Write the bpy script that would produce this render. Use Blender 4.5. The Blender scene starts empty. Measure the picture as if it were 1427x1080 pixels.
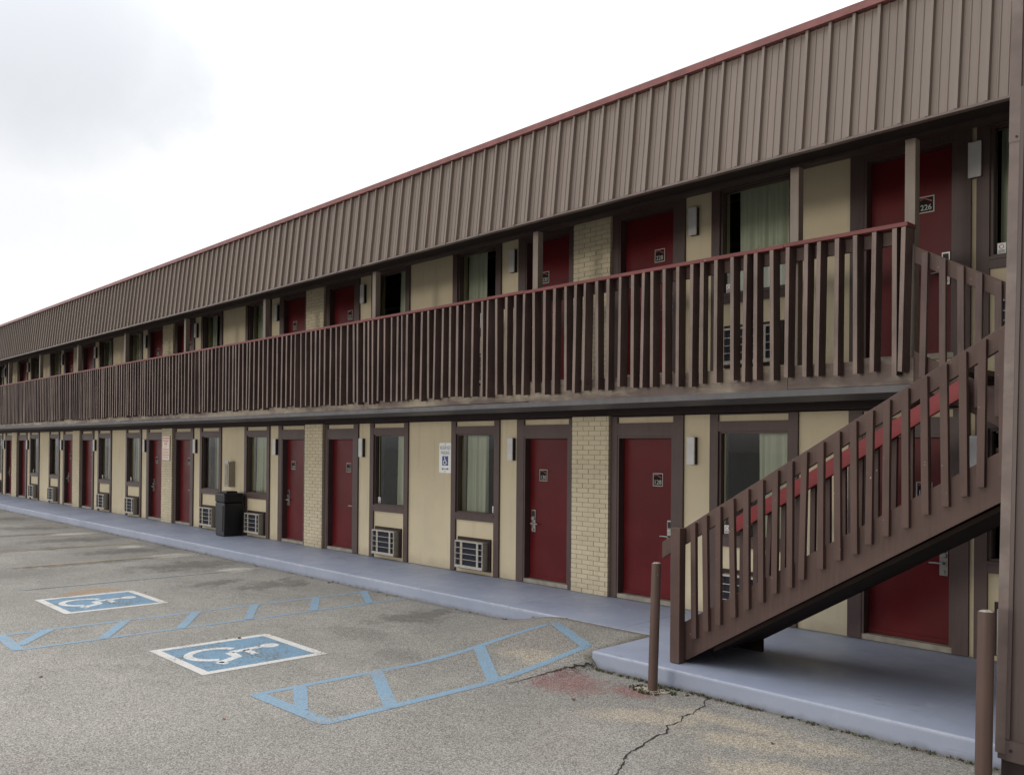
import bpy, bmesh, math, random
from mathutils import Vector, Matrix
RAD = math.radians
rnd = random.Random(7)
scene = bpy.context.scene
COL = scene.collection

# ------------------------------------------------------------------ layout (metres; x along the facade, wall plane y=0, camera side -y)
CAM = Vector((0.0, -9.0, 1.947))
P = 7.24                      # pier to pier
XP0 = -8.02                   # first brick pier
NP = 6                        # piers per floor
XEND = XP0 - P * (NP - 1) - P / 2
XRIGHT = 2.6
F2 = 2.87                     # upper floor level
GROUND = -0.20
TOP = 2.386                   # top of the cream panels above each floor
DECK_Y = -1.20
DECK_END = -3.22
LAND_X = -5.83
LAND_Y = -2.45
KERB_Y = -1.45

# ------------------------------------------------------------------ node helpers
class NT:
    def __init__(s, nt): s.nt = nt; s.n = nt.nodes; s.l = nt.links
    def new(s, t, **kw):
        n = s.n.new(t)
        for k, v in kw.items(): setattr(n, k, v)
        return n
    def put(s, sock, v):
        if isinstance(v, bpy.types.NodeSocket): s.l.new(v, sock)
        elif isinstance(v, (tuple, list)) and sock.type == 'RGBA' and len(v) == 3: sock.default_value = (*v, 1)
        else: sock.default_value = v
    def math(s, op, a, b=0.0, c=None, clamp=False):
        n = s.new('ShaderNodeMath', operation=op, use_clamp=clamp)
        s.put(n.inputs[0], a); s.put(n.inputs[1], b)
        if c is not None: s.put(n.inputs[2], c)
        return n.outputs[0]
    def vmath(s, op, a, b=(0, 0, 0)):
        n = s.new('ShaderNodeVectorMath', operation=op)
        s.put(n.inputs[0], a); s.put(n.inputs[1], b)
        return n.outputs['Value'] if op in ('DOT_PRODUCT', 'LENGTH', 'DISTANCE') else n.outputs[0]
    def mix(s, fac, a, b, mode='MIX'):
        n = s.new('ShaderNodeMix', data_type='RGBA', blend_type=mode)
        s.put(n.inputs[0], fac); s.put(n.inputs[6], a); s.put(n.inputs[7], b)
        return n.outputs[2]
    def coords(s, kind='Object'): return s.new('ShaderNodeTexCoord').outputs[kind]
    def scale(s, v, sc):
        n = s.new('ShaderNodeMapping'); s.put(n.inputs[0], v); n.inputs['Scale'].default_value = sc
        return n.outputs[0]
    def noise(s, v, scale, detail=4, rough=.55, dist=0):
        n = s.new('ShaderNodeTexNoise'); s.put(n.inputs['Vector'], v)
        n.inputs['Scale'].default_value = scale; n.inputs['Detail'].default_value = detail
        n.inputs['Roughness'].default_value = rough; n.inputs['Distortion'].default_value = dist
        return n.outputs['Fac']
    def voronoi(s, v, scale, out='Distance', feature='F1'):
        n = s.new('ShaderNodeTexVoronoi', feature=feature); s.put(n.inputs['Vector'], v); n.inputs['Scale'].default_value = scale
        return n.outputs[out]
    def smooth(s, v, lo, hi, a=0.0, b=1.0):
        n = s.new('ShaderNodeMapRange', interpolation_type='SMOOTHSTEP'); s.put(n.inputs[0], v)
        for i, q in enumerate((lo, hi, a, b)): n.inputs[i + 1].default_value = q
        return n.outputs[0]
    def sep(s, v):
        n = s.new('ShaderNodeSeparateXYZ'); s.put(n.inputs[0], v); return n.outputs
    def comb(s, x, y, z):
        n = s.new('ShaderNodeCombineXYZ')
        for i, q in enumerate((x, y, z)): s.put(n.inputs[i], q)
        return n.outputs[0]
    def bump(s, h, strength=.3, dist=.01, normal=None):
        n = s.new('ShaderNodeBump'); s.put(n.inputs['Height'], h)
        n.inputs['Strength'].default_value = strength; n.inputs['Distance'].default_value = dist
        if normal is not None: s.put(n.inputs['Normal'], normal)
        return n.outputs[0]

def material(name):
    m = bpy.data.materials.new(name); m.use_nodes = True
    t = NT(m.node_tree)
    b = m.node_tree.nodes['Principled BSDF']
    return m, t, b

def plain(name, col, rough=.5, metal=0.0, var=.12, spec=.5, scale=6.0, dirt=None):
    m, t, b = material(name)
    v = t.coords()
    n = t.noise(v, scale, 5)
    c = t.mix(t.smooth(n, .3, .7), tuple(q * (1 - var) for q in col), tuple(q * (1 + var) for q in col))
    if dirt:
        d = t.smooth(t.noise(v, 2.3, 6, .65), .52, .72)
        c = t.mix(t.math('MULTIPLY', d, .5), c, dirt)
    t.put(b.inputs['Base Color'], c)
    b.inputs['Roughness'].default_value = rough; b.inputs['Metallic'].default_value = metal
    b.inputs['Specular IOR Level'].default_value = spec
    t.put(b.inputs['Normal'], t.bump(t.noise(v, 60, 3), .08, .004))
    return m

def wood_paint(name, col, chip=(.30, .24, .20), grain=(1, 1, .08), chips=.0, rough=.55, var=.22, long=None):
    """Painted timber: grain streaks along the board, uneven coats, a few chips."""
    m, t, b = material(name)
    v = t.coords()
    g = t.noise(t.scale(v, tuple(40 * q for q in grain)), 1.0, 4, .6)
    big = t.noise(v, 1.7, 5, .6)
    c = t.mix(t.smooth(g, .3, .7), tuple(q * (1 - var * .6) for q in col), tuple(q * (1 + var * .5) for q in col))
    c = t.mix(t.smooth(big, .35, .7), c, tuple(min(1, q * (1 + var)) for q in col))
    if chips:
        w = t.smooth(t.noise(v, 9, 8, .75), .70, .74)
        c = t.mix(t.math('MULTIPLY', w, chips), c, chip)
        w2 = t.smooth(t.noise(t.scale(v, (30, 30, 30)), 1.0, 2), .74, .77)
        c = t.mix(t.math('MULTIPLY', w2, chips), c, (.42, .38, .34))
    if long:
        w = t.smooth(t.noise(t.scale(v, (.9, 3, 3)), 1.0, 6, .65), long[1], long[2])
        c = t.mix(w, c, long[0])
    t.put(b.inputs['Base Color'], c); b.inputs['Roughness'].default_value = rough
    b.inputs['Specular IOR Level'].default_value = .35
    t.put(b.inputs['Normal'], t.bump(g, .25, .004))
    return m

M = {}
BROWN = (.085, .055, .049)
M['brown'] = wood_paint('brown_paint', BROWN, chips=.3)
M['brown_stair'] = wood_paint('brown_stair_paint', (.086, .051, .043), chips=.8, var=.26)
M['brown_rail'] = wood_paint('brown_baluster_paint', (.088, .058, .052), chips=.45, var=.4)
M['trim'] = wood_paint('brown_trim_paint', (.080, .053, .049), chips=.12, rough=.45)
M['lit_faded_edge'] = wood_paint('lit_faded_baluster_edge', (.185, .138, .118), chip=(.34, .29, .24), chips=.6, var=.4)  # baluster fronts: light from the front put into the colour, plus some fading
M['post'] = wood_paint('weathered_post_paint', (.235, .195, .165), chips=.3, var=.2)
M['rim'] = wood_paint('weathered_rim_paint', (.125, .092, .080), grain=(.08, 1, 1), chips=.3, long=((.36, .31, .235), .40, .66))
M['redboard'] = wood_paint('red_painted_board', (.195, .021, .024), chip=(.10, .06, .05), grain=(.08, 1, 1), chips=.7, rough=.4)
M['redcap'] = wood_paint('red_cap_board', (.165, .050, .046), chip=(.22, .17, .14), grain=(.08, 1, 1), chips=.6)
M['coping'] = plain('red_brown_metal_coping', (.225, .080, .074), .45, 0, .2)
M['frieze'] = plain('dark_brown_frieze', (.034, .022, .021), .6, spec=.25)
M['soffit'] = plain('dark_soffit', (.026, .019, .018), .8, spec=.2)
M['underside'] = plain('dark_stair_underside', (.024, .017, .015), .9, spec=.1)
M['grey'] = plain('grey_drip_strip', (.125, .120, .128), .6, dirt=(.08, .07, .065))
M['blackplastic'] = plain('black_plastic', (.013, .013, .016), .38, spec=.5, var=.2)
M['lampblack'] = plain('lamp_side_black', (.015, .013, .013), .6)
M['lampwhite'] = plain('lamp_cover_grey_white', (.60, .60, .60), .35, var=.08, dirt=(.45, .43, .42))
M['chrome'] = plain('brushed_steel', (.36, .35, .335), .40, 1.0, .1)
M['signwhite'] = plain('sign_white', (.86, .87, .88), .35, var=.03)
M['signblue'] = plain('sign_blue', (.010, .035, .22), .35, var=.03)
M['signgreen'] = plain('sign_green', (.03, .14, .085), .4, var=.03)
M['platebl'] = plain('plate_black', (.008, .007, .007), .6, spec=.15)
M['platewhite'] = plain('plate_white', (.36, .35, .32), .4, var=.04)
M['platered'] = plain('plate_red', (.33, .03, .03), .4, var=.04)
M['beige'] = plain('beige_metal_box', (.36, .32, .25), .45, var=.06)
M['thresh'] = plain('worn_aluminium_threshold', (.30, .275, .23), .6, .1, .2, dirt=(.15, .13, .10))
M['accase'] = plain('beige_ac_casing', (.40, .36, .29), .5, 0, .08, dirt=(.26, .22, .17))
M['acbar'] = plain('pale_ac_grille', (.44, .42, .38), .45, .0, .12, dirt=(.28, .25, .2))
M['accore'] = plain('dark_ac_fins', (.10, .11, .145), .5, .2, .25, scale=30)
M['postertxt'] = plain('poster_red', (.62, .10, .07), .4)
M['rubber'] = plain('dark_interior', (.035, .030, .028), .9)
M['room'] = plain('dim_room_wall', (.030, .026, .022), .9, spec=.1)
M['roof'] = plain('grey_roof', (.22, .21, .20), .9)
M['weed'] = plain('dull_green_weeds', (.075, .085, .035), .8, var=.4, scale=20)
M['drygrass'] = plain('dry_brown_debris', (.10, .065, .04), .9, var=.4, scale=20)

# cream stucco board
def mk_cream(name, col):
    m, t, b = material(name)
    v = t.coords()
    big = t.noise(v, .9, 6, .62)
    c = t.mix(t.smooth(big, .3, .72), tuple(q * .93 for q in col), tuple(q * 1.05 for q in col))
    sx = t.sep(v)
    streak = t.noise(t.comb(t.math('MULTIPLY', sx[0], 9), t.math('MULTIPLY', sx[1], 9), t.math('MULTIPLY', sx[2], .7)), 1.0, 5, .65)
    c = t.mix(t.math('MULTIPLY', t.smooth(streak, .52, .8), .38), c, (.36, .30, .20))
    # splash dirt low on the board
    low = t.smooth(t.math('ADD', t.math('MODULO', t.math('ADD', sx[2], .001), F2), t.math('MULTIPLY', t.noise(v, 6, 5), .25)), .06, .34, .5, 0)
    c = t.mix(low, c, (.33, .29, .22))
    t.put(b.inputs['Base Color'], c); b.inputs['Roughness'].default_value = .75
    b.inputs['Specular IOR Level'].default_value = .25
    h = t.noise(v, 90, 4, .6)
    t.put(b.inputs['Normal'], t.bump(h, .35, .004))
    return m
M['cream'] = mk_cream('cream_stucco', (.625, .545, .388))
def per_island(name, amt):
    m = M[name]; t = NT(m.node_tree); b = m.node_tree.nodes['Principled BSDF']; bc = b.inputs['Base Color']; src = bc.links[0].from_socket
    r_ = t.new('ShaderNodeNewGeometry').outputs['Random Per Island']
    t.put(bc, t.mix(1.0, src, t.mix(r_, (1 - amt,) * 3, (1 + amt, 1 + amt, 1 + amt * .95)), 'MULTIPLY'))
M['creambrick'] = mk_cream('cream_painted_brick', (.615, .545, .395))
M['mortar'] = mk_cream('cream_painted_mortar', (.40, .345, .24))

# red door paint
m, t, b = material('dark_red_door_paint')
v = t.coords()
c = t.mix(t.smooth(t.noise(v, 1.4, 5), .35, .7), (.098, .0078, .0105), (.128, .0108, .0135))
c = t.mix(t.math('MULTIPLY', t.smooth(t.noise(t.scale(v, (7, 7, 1.2)), 1.0, 7, .7), .64, .76), .35), c, (.17, .05, .05))
t.put(b.inputs['Base Color'], c)
t.put(b.inputs['Roughness'], t.smooth(t.noise(v, 3, 5), .3, .7, .30, .44))
b.inputs['Specular IOR Level'].default_value = .20
t.put(b.inputs['Normal'], t.bump(t.noise(v, 25, 3), .06, .004))
M['door'] = m

# brown standing-seam metal
m, t, b = material('brown_ribbed_metal')
v = t.coords(); sx = t.sep(v)
st = t.noise(t.comb(t.math('MULTIPLY', sx[0], 3.2), sx[1], t.math('MULTIPLY', sx[2], .35)), 1.0, 5, .6)
c = t.mix(t.smooth(st, .3, .7), (.218, .176, .150), (.244, .199, .172))
c = t.mix(t.math('MULTIPLY', t.smooth(t.noise(v, 5, 7, .7), .64, .78), .2), c, (.29, .25, .22))
pan = t.new('ShaderNodeTexWhiteNoise', noise_dimensions='1D')
t.put(pan.inputs['W'], t.math('FLOOR', t.math('DIVIDE', sx[0], .2275)))
c = t.mix(1.0, c, t.mix(pan.outputs[0], (.97, .97, .97), (1.03, 1.025, 1.02)), 'MULTIPLY')
t.put(b.inputs['Base Color'], c); b.inputs['Roughness'].default_value = .42
b.inputs['Metallic'].default_value = .0; b.inputs['Specular IOR Level'].default_value = .4
t.put(b.inputs['Normal'], t.bump(t.noise(t.scale(v, (2, 2, .8)), 3.0, 3), .12, .01))
M['metal'] = m

# column cladding
m, t, b = material('brown_column_cladding')
v = t.coords(); sx = t.sep(v)
st = t.noise(t.comb(t.math('MULTIPLY', sx[0], 14), sx[1], t.math('MULTIPLY', sx[2], .5)), 1.0, 6, .65)
c = t.mix(t.smooth(st, .3, .72), (.082, .056, .050), (.112, .082, .074))
c = t.mix(t.math('MULTIPLY', t.smooth(t.noise(v, 14, 8, .75), .66, .72), .5), c, (.22, .19, .18))
t.put(b.inputs['Base Color'], c); b.inputs['Roughness'].default_value = .45
t.put(b.inputs['Normal'], t.bump(st, .2, .005))
M['clad'] = m
M['flash'] = plain('brown_corner_flashing', (.150, .110, .098), .4, 0, .14, dirt=(.25, .21, .19))

# blue-grey walkway paint
m, t, b = material('blue_grey_walkway_paint')
v = t.coords(); sx = t.sep(v)
n1 = t.noise(v, .8, 6, .62)
c = t.mix(t.smooth(n1, .3, .72), (.285, .322, .425), (.358, .394, .492))
c = t.mix(t.math('MULTIPLY', t.smooth(t.noise(v, 3.1, 8, .72), .56, .72), .5), c, (.44, .465, .53))
c = t.mix(t.math('MULTIPLY', t.smooth(t.noise(v, 1.6, 7, .7), .60, .75), .35), c, (.19, .20, .24))
spk = t.voronoi(v, 70, 'Distance')
c = t.mix(t.math('MULTIPLY', t.smooth(spk, .0, .12, 1, 0), .25), c, (.12, .12, .14))
# worn pale nose of the kerb
def band(coord, at, half):
    return t.smooth(t.math('ABSOLUTE', t.math('SUBTRACT', coord, at)), half, half * 2.4, 1, 0)
onland = t.smooth(sx[0], LAND_X - .001, LAND_X + .001)
edge = t.math('ADD', t.math('MULTIPLY', t.math('SUBTRACT', 1.0, onland), band(sx[1], KERB_Y + .010, .007)), t.math('MULTIPLY', onland, band(sx[1], LAND_Y + .010, .006)))
nose = t.math('MULTIPLY', edge, t.smooth(sx[2], -.075, -.058))
nose = t.math('MULTIPLY', nose, t.smooth(t.noise(v, 11, 7, .75), .38, .66))
c = t.mix(t.math('MULTIPLY', nose, .45), c, (.50, .50, .53))
# grime in the corner under the wall and tyre scuffs on the kerb face
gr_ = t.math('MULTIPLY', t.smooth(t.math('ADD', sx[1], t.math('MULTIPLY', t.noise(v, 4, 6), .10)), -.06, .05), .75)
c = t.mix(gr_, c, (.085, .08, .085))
sc_ = t.noise(t.comb(t.math('MULTIPLY', sx[0], 1.2), t.math('MULTIPLY', sx[1], 3.0), t.math('MULTIPLY', sx[2], 22)), 1.0, 7, .72)
c = t.mix(t.math('MULTIPLY', t.smooth(sc_, .60, .72), .55), c, (.15, .15, .165))
lowk = t.smooth(t.math('ADD', sx[2], t.math('MULTIPLY', t.noise(v, 9, 6), .08)), GROUND + .03, GROUND + .10, .6, 0)
c = t.mix(lowk, c, (.13, .125, .115))
# control joints
j = t.math('ABSOLUTE', t.math('SUBTRACT', t.math('FLOORED_MODULO', t.math('ADD', sx[0], 9.05), 1.81), .905))
jm = t.math('MULTIPLY', t.math('MULTIPLY', t.smooth(j, .003, .008, 1, 0), t.smooth(sx[2], -.06, -.05)), t.math('SUBTRACT', 1.0, t.math('MULTIPLY', onland, .85)))
c = t.mix(t.math('MULTIPLY', jm, .55), c, (.07, .07, .09))
t.put(b.inputs['Base Color'], c)
t.put(b.inputs['Roughness'], t.smooth(t.noise(v, 4, 6), .3, .7, .42, .62))
b.inputs['Specular IOR Level'].default_value = .4
t.put(b.inputs['Normal'], t.bump(t.math('ADD', t.noise(v, 130, 3), t.math('MULTIPLY', jm, -2.0)), .25, .004))
M['walk'] = m

# ------------------------------------------------------------------ asphalt (shared colour builder so that worn paint shows the same aggregate)
def asphalt_nodes(t):
    v = t.coords(); sx = t.sep(v)
    fine = t.voronoi(v, 120, 'Color'); fs = t.sep(fine)
    d1 = t.voronoi(v, 120, 'Distance')
    stone = t.smooth(fs[0], .0, 1.0, .55, 1.45)
    grit = t.smooth(t.noise(v, 210, 3, .6), .3, .7, .78, 1.18)
    pores = t.smooth(t.noise(v, 60, 4, .65), .30, .46, .55, 1.0)
    k = t.math('MULTIPLY', t.math('MULTIPLY', stone, grit), pores)
    big = t.noise(v, .35, 6, .6, .4)
    base = t.mix(t.smooth(big, .32, .68), (.250, .239, .217), (.312, .297, .269))
    mid = t.noise(v, 1.5, 7, .68, .3)
    base = t.mix(t.math('MULTIPLY', t.smooth(mid, .52, .72), .5), base, (.205, .196, .182))
    pinkm = t.noise(t.vmath('ADD', v, (31, 7, 3)), .9, 5, .6)
    base = t.mix(t.math('MULTIPLY', t.smooth(pinkm, .56, .74), .4), base, (.285, .245, .226))
    # a paler, sandier lane along the stalls' far ends
    base = t.mix(t.math('MULTIPLY', t.smooth(t.noise(t.scale(v, (.6, 1.2, 1)), 1.2, 6, .65), .5, .68), .35), base, (.375, .352, .312))
    vd = t.vmath('ADD', v, t.vmath('SCALE', (0, 0, 0)))
    wob = t.math('SUBTRACT', t.noise(v, 2.2, 6, .65), .5)
    wob2 = t.math('SUBTRACT', t.noise(t.vmath('ADD', v, (9, 4, 1)), 5.0, 6, .7), .5)
    wob3 = t.math('SUBTRACT', t.noise(t.scale(v, (1.6, .6, 1)), 14.0, 7, .75), .5)
    def blob(cx, cy, rx, ry, ang=0.0, amp=1.3):
        ca, sa = math.cos(ang), math.sin(ang)
        dx = t.math('SUBTRACT', sx[0], cx); dy = t.math('SUBTRACT', sx[1], cy)
        u_ = t.math('ADD', t.math('MULTIPLY', dx, ca), t.math('MULTIPLY', dy, sa))
        w_ = t.math('SUBTRACT', t.math('MULTIPLY', dy, ca), t.math('MULTIPLY', dx, sa))
        r = t.math('SQRT', t.math('ADD', t.math('POWER', t.math('DIVIDE', u_, rx), 2), t.math('POWER', t.math('DIVIDE', w_, ry), 2)))
        r = t.math('ADD', r, t.math('MULTIPLY', wob, amp)); r = t.math('ADD', r, t.math('MULTIPLY', wob2, amp * 1.0)); r = t.math('ADD', r, t.math('MULTIPLY', wob3, amp * .8))
        return t.smooth(r, .42, 1.12, 1, 0)
    def add(base, blobs, col, fac, amp=None):
        acc = None
        for q in blobs:
            if amp: q = (*q[:4], q[4] if len(q) > 4 else 0.0, amp)
            k_ = blob(*q); acc = k_ if acc is None else t.math('MAXIMUM', acc, k_)
        return t.mix(t.math('MULTIPLY', acc, fac), base, col)
    # oil where the cars stand
    base = add(base, [(-25.0, -2.5, .75, 1.0), (-21.3, -2.7, .6, 1.1), (-18.5, -2.4, .55, 1.2), (-15.6, -2.5, .6, 1.1), (-28.5, -2.4, .8, 1.0),
                      (-12.6, -2.3, .45, .7), (-9.1, -2.2, .45, .6), (-32, -2.4, .8, 1.1), (-23.2, -3.4, .3, 1.3), (-19.9, -3.6, .25, 1.2), (-17.0, -3.8, .25, 1.4), (-13.3, -3.0, .3, .7)], (.095, .090, .082), .55, 2.6)
    base = add(base, [(-20.5, -4.6, .9, 1.2), (-16.3, -5.3, .8, 1.5), (-8.6, -3.3, .8, .35), (-7.5, -3.6, .5, .25)], (.17, .16, .145), .5)
    # red paint worn into the ground before the landing
    base = add(base, [(-5.55, -3.05, .42, .40), (-5.0, -2.85, .35, .16)], (.25, .125, .118), .68)
    # rust beside the far symbol, sand washed against the landing
    base = add(base, [(-13.7, -4.6, .22, .5)], (.36, .22, .10), .6)
    base = add(base, [(-4.45, -3.35, .55, .22, .5), (-3.55, -3.25, .6, .22, .3), (-3.2, -3.0, .5, .16, .2), (-3.9, -2.95, .7, .16, .1), (-3.0, -3.7, .7, .3, .4), (-6.4, -2.75, .5, .25)], (.44, .38, .295), .7)
    base = add(base, [(-22.8, -2.2, .4, .5), (-17.2, -2.0, .35, .5), (-14.5, -2.0, .3, .45), (-19.2, -2.1, .25, .3)], (.56, .53, .48), .7)
    # new patch at the ramp
    base = add(base, [(-6.75, -2.25, .95, .75, 0, .35)], (.26, .238, .205), .5)
    # damp dark line of dirt against the kerbs
    kd = t.smooth(t.math('ADD', t.math('SUBTRACT', KERB_Y, sx[1]), t.math('MULTIPLY', wob, .12)), .01, .14, 1, 0)
    base = t.mix(t.math('MULTIPLY', kd, .5), base, (.12, .105, .085))
    ld = t.math('MULTIPLY', t.smooth(t.math('ADD', t.math('SUBTRACT', LAND_Y, sx[1]), t.math('MULTIPLY', wob, .2)), .01, .13, 1, 0), t.smooth(sx[0], LAND_X - .2, LAND_X))
    base = t.mix(t.math('MULTIPLY', ld, .65), base, (.105, .095, .060))
    sm = t.mix(1.0, base, t.comb(k, k, k), 'MULTIPLY')
    height = t.math('ADD', t.math('MULTIPLY', d1, -.8), t.noise(v, 60, 4))
    return v, sm, height

m, t, b = material('aged_asphalt')
v, c, h = asphalt_nodes(t)
t.put(b.inputs['Base Color'], c); b.inputs['Roughness'].default_value = .88
b.inputs['Specular IOR Level'].default_value = .25
t.put(b.inputs['Normal'], t.bump(h, .55, .008))
M['asphalt'] = m

def ground_paint(name, col, wear, thick=.9):
    m, t, b = material(name)
    v, a, h = asphalt_nodes(t)
    n = t.noise(v, 34.0, 8, .80)
    n2 = t.noise(v, 2.0, 5, .6)
    f = t.smooth(t.math('ADD', n, t.math('MULTIPLY', t.math('SUBTRACT', n2, .5), .5)), wear - .03, wear + .05, 0, thick)
    pv = t.noise(v, 70, 4, .6)
    pc = t.mix(t.smooth(pv, .3, .65), tuple(q * .72 for q in col), tuple(min(1, q * 1.08) for q in col))
    t.put(b.inputs['Base Color'], t.mix(f, a, pc)); b.inputs['Roughness'].default_value = .75
    b.inputs['Specular IOR Level'].default_value = .3
    t.put(b.inputs['Normal'], t.bump(h, .45, .007))
    return m
M['pblue'] = ground_paint('worn_blue_road_paint', (.225, .355, .475), .42)
M['pblue_box'] = ground_paint('chipped_blue_box_paint', (.175, .310, .440), .44)
M['pwhite'] = ground_paint('worn_white_road_paint', (.70, .68, .65), .39)
M['pwhite_sym'] = ground_paint('chipped_white_symbol_paint', (.70, .70, .69), .39)
M['pyellow'] = ground_paint('faded_yellow_road_paint', (.50, .36, .17), .47, .75)
M['pfaint'] = ground_paint('faded_blue_road_paint', (.30, .38, .47), .50, .6)
m, t, b = material('crack_dark'); b.inputs['Base Color'].default_value = (.03, .026, .022, 1); b.inputs['Roughness'].default_value = 1
M['crack'] = m

# glass: thin pane that mirrors at a slant
m, t, b = material('window_glass')
nt = m.node_tree; out = nt.nodes['Material Output']; nt.nodes.remove(b)
tr = t.new('ShaderNodeBsdfTransparent'); tr.inputs[0].default_value = (.80, .84, .82, 1)
gl = t.new('ShaderNodeBsdfGlossy'); gl.inputs['Roughness'].default_value = .015; gl.inputs['Color'].default_value = (.95, .97, 1, 1)
fr = t.new('ShaderNodeFresnel'); fr.inputs['IOR'].default_value = 1.5
v = t.coords()
t.put(gl.inputs['Normal'], t.bump(t.noise(v, 1.6, 2), .04, .02))
mx = t.new('ShaderNodeMixShader'); t.put(mx.inputs[0], t.math('MULTIPLY', fr.outputs[0], 1.05, clamp=True))
nt.links.new(tr.outputs[0], mx.inputs[1]); nt.links.new(gl.outputs[0], mx.inputs[2]); nt.links.new(mx.outputs[0], out.inputs[0])
M['glass'] = m

# curtain
m, t, b = material('pale_green_curtain')
v = t.coords()
c = t.mix(t.noise(t.scale(v, (60, 60, 4)), 1.0, 3), (.56, .58, .47), (.66, .67, .56))
t.put(b.inputs['Base Color'], c); b.inputs['Roughness'].default_value = .9; b.inputs['Specular IOR Level'].default_value = .1
M['curtain'] = m

# poster: glossy laminated sheet with a warm print
m, t, b = material('poster_laminate')
v = t.coords(); sx = t.sep(v)
c = t.mix(t.smooth(t.noise(v, 4, 3), .35, .65), (.84, .66, .60), (.88, .80, .68))
t.put(b.inputs['Base Color'], c); b.inputs['Roughness'].default_value = .3
M['poster'] = m

per_island('creambrick', .045); per_island('brown_rail', .22); per_island('lit_faded_edge', .30); per_island('brown_stair', .10)

# ------------------------------------------------------------------ mesh helpers
class MB:
    """Collects shapes in world coordinates; build() links them as one mesh object."""
    def __init__(s): s.bm = bmesh.new(); s.mats = []; s.cur = 0
    def use(s, m):
        m = M[m] if isinstance(m, str) else m
        if m not in s.mats: s.mats.append(m)
        s.cur = s.mats.index(m); return s
    def face(s, vs):
        try: f = s.bm.faces.new(vs)
        except ValueError: return None
        f.material_index = s.cur; return f
    def poly(s, pts): return s.face([s.bm.verts.new(p) for p in pts])
    def hexa(s, a, b):
        va = [s.bm.verts.new(p) for p in a]; vb = [s.bm.verts.new(p) for p in b]
        n = len(va)
        s.face(va[::-1]); s.face(vb)
        for i in range(n): s.face([va[i], va[(i + 1) % n], vb[(i + 1) % n], vb[i]])
        return va + vb
    def box(s, x0, x1, y0, y1, z0, z1, mat=None, rot=None, piv=None, bev=0):
        if mat: s.use(mat)
        if x0 > x1: x0, x1 = x1, x0
        if y0 > y1: y0, y1 = y1, y0
        if z0 > z1: z0, z1 = z1, z0
        a = [(x0, y0, z0), (x1, y0, z0), (x1, y1, z0), (x0, y1, z0)]
        b = [(x0, y0, z1), (x1, y0, z1), (x1, y1, z1), (x0, y1, z1)]
        vs = s.hexa(a, b)
        if rot is not None:
            p = Vector(piv)
            for q in vs: q.co = p + rot @ (q.co - p)
        if bev:
            es = list({e for q in vs for e in q.link_edges})
            bmesh.ops.bevel(s.bm, geom=es, offset=bev, segments=1, affect='EDGES', clamp_overlap=True, material=-1)
        return s
    def prism(s, pts, axis, a, b, mat=None):
        """pts: 2-D outline; axis 'y' -> outline in (x,z), swept from y=a to y=b; axis 'x' -> outline in (y,z)."""
        if mat: s.use(mat)
        f = (lambda p, q: (p[0], q, p[1])) if axis == 'y' else ((lambda p, q: (q, p[0], p[1])) if axis == 'x' else (lambda p, q: (p[0], p[1], q)))
        s.hexa([f(p, a) for p in pts], [f(p, b) for p in pts]); return s
    def tube(s, path, r, n=12, mat=None, cap=True):
        if mat: s.use(mat)
        rings = []
        for i, p in enumerate(path):
            p = Vector(p); q0 = Vector(path[max(0, i - 1)]); q1 = Vector(path[min(len(path) - 1, i + 1)])
            d = (q1 - q0).normalized(); u = d.orthogonal().normalized() if abs(d.z) < .9 else Vector((1, 0, 0))
            u = (u - d * u.dot(d)).normalized(); w = d.cross(u)
            rr = r[i] if isinstance(r, (list, tuple)) else r
            rings.append([s.bm.verts.new(p + (u * math.cos(2 * math.pi * k / n) + w * math.sin(2 * math.pi * k / n)) * rr) for k in range(n)])
        for a, b in zip(rings, rings[1:]):
            for k in range(n): s.face([a[k], a[(k + 1) % n], b[(k + 1) % n], b[k]])
        if cap: s.face(rings[0][::-1]); s.face(rings[-1])
        return s
    def build(s, name, parent=None, smooth=False, mat=None, bevel=0):
        off = Vector(parent['_w']) if parent is not None else Vector((0, 0, 0))
        bmesh.ops.recalc_face_normals(s.bm, faces=s.bm.faces)
        for q in s.bm.verts: q.co -= off
        me = bpy.data.meshes.new(name); s.bm.to_mesh(me); s.bm.free()
        for mt in (s.mats or [M[mat]]): me.materials.append(mt)
        if smooth:
            for p_ in me.polygons: p_.use_smooth = True
        o = bpy.data.objects.new(name, me); COL.objects.link(o)
        if parent is not None: o.parent = parent
        o['_w'] = tuple(off)
        if bevel:
            bv = o.modifiers.new('bevel', 'BEVEL'); bv.width = bevel; bv.segments = 2; bv.limit_method = 'ANGLE'; bv.angle_limit = RAD(40)
        return o

def tag(o, label=None, cat=None, group=None, kind=None):
    if label: o['label'] = label
    if cat: o['category'] = cat
    if group: o['group'] = group
    if kind: o['kind'] = kind
    return o

def thing(name, loc, label, cat, group=None):
    o = bpy.data.objects.new(name, None); COL.objects.link(o); o.location = loc; o['_w'] = tuple(loc)
    o.empty_display_size = .2
    return tag(o, label, cat, group)

def copy_tree(o, loc=None, parent=None):
    c = o.copy(); COL.objects.link(c)
    if parent is not None: c.parent = parent
    if loc is not None: c.location = loc; c['_w'] = tuple(loc)
    for ch in list(o.children): copy_tree(ch, None, c)
    return c

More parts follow.
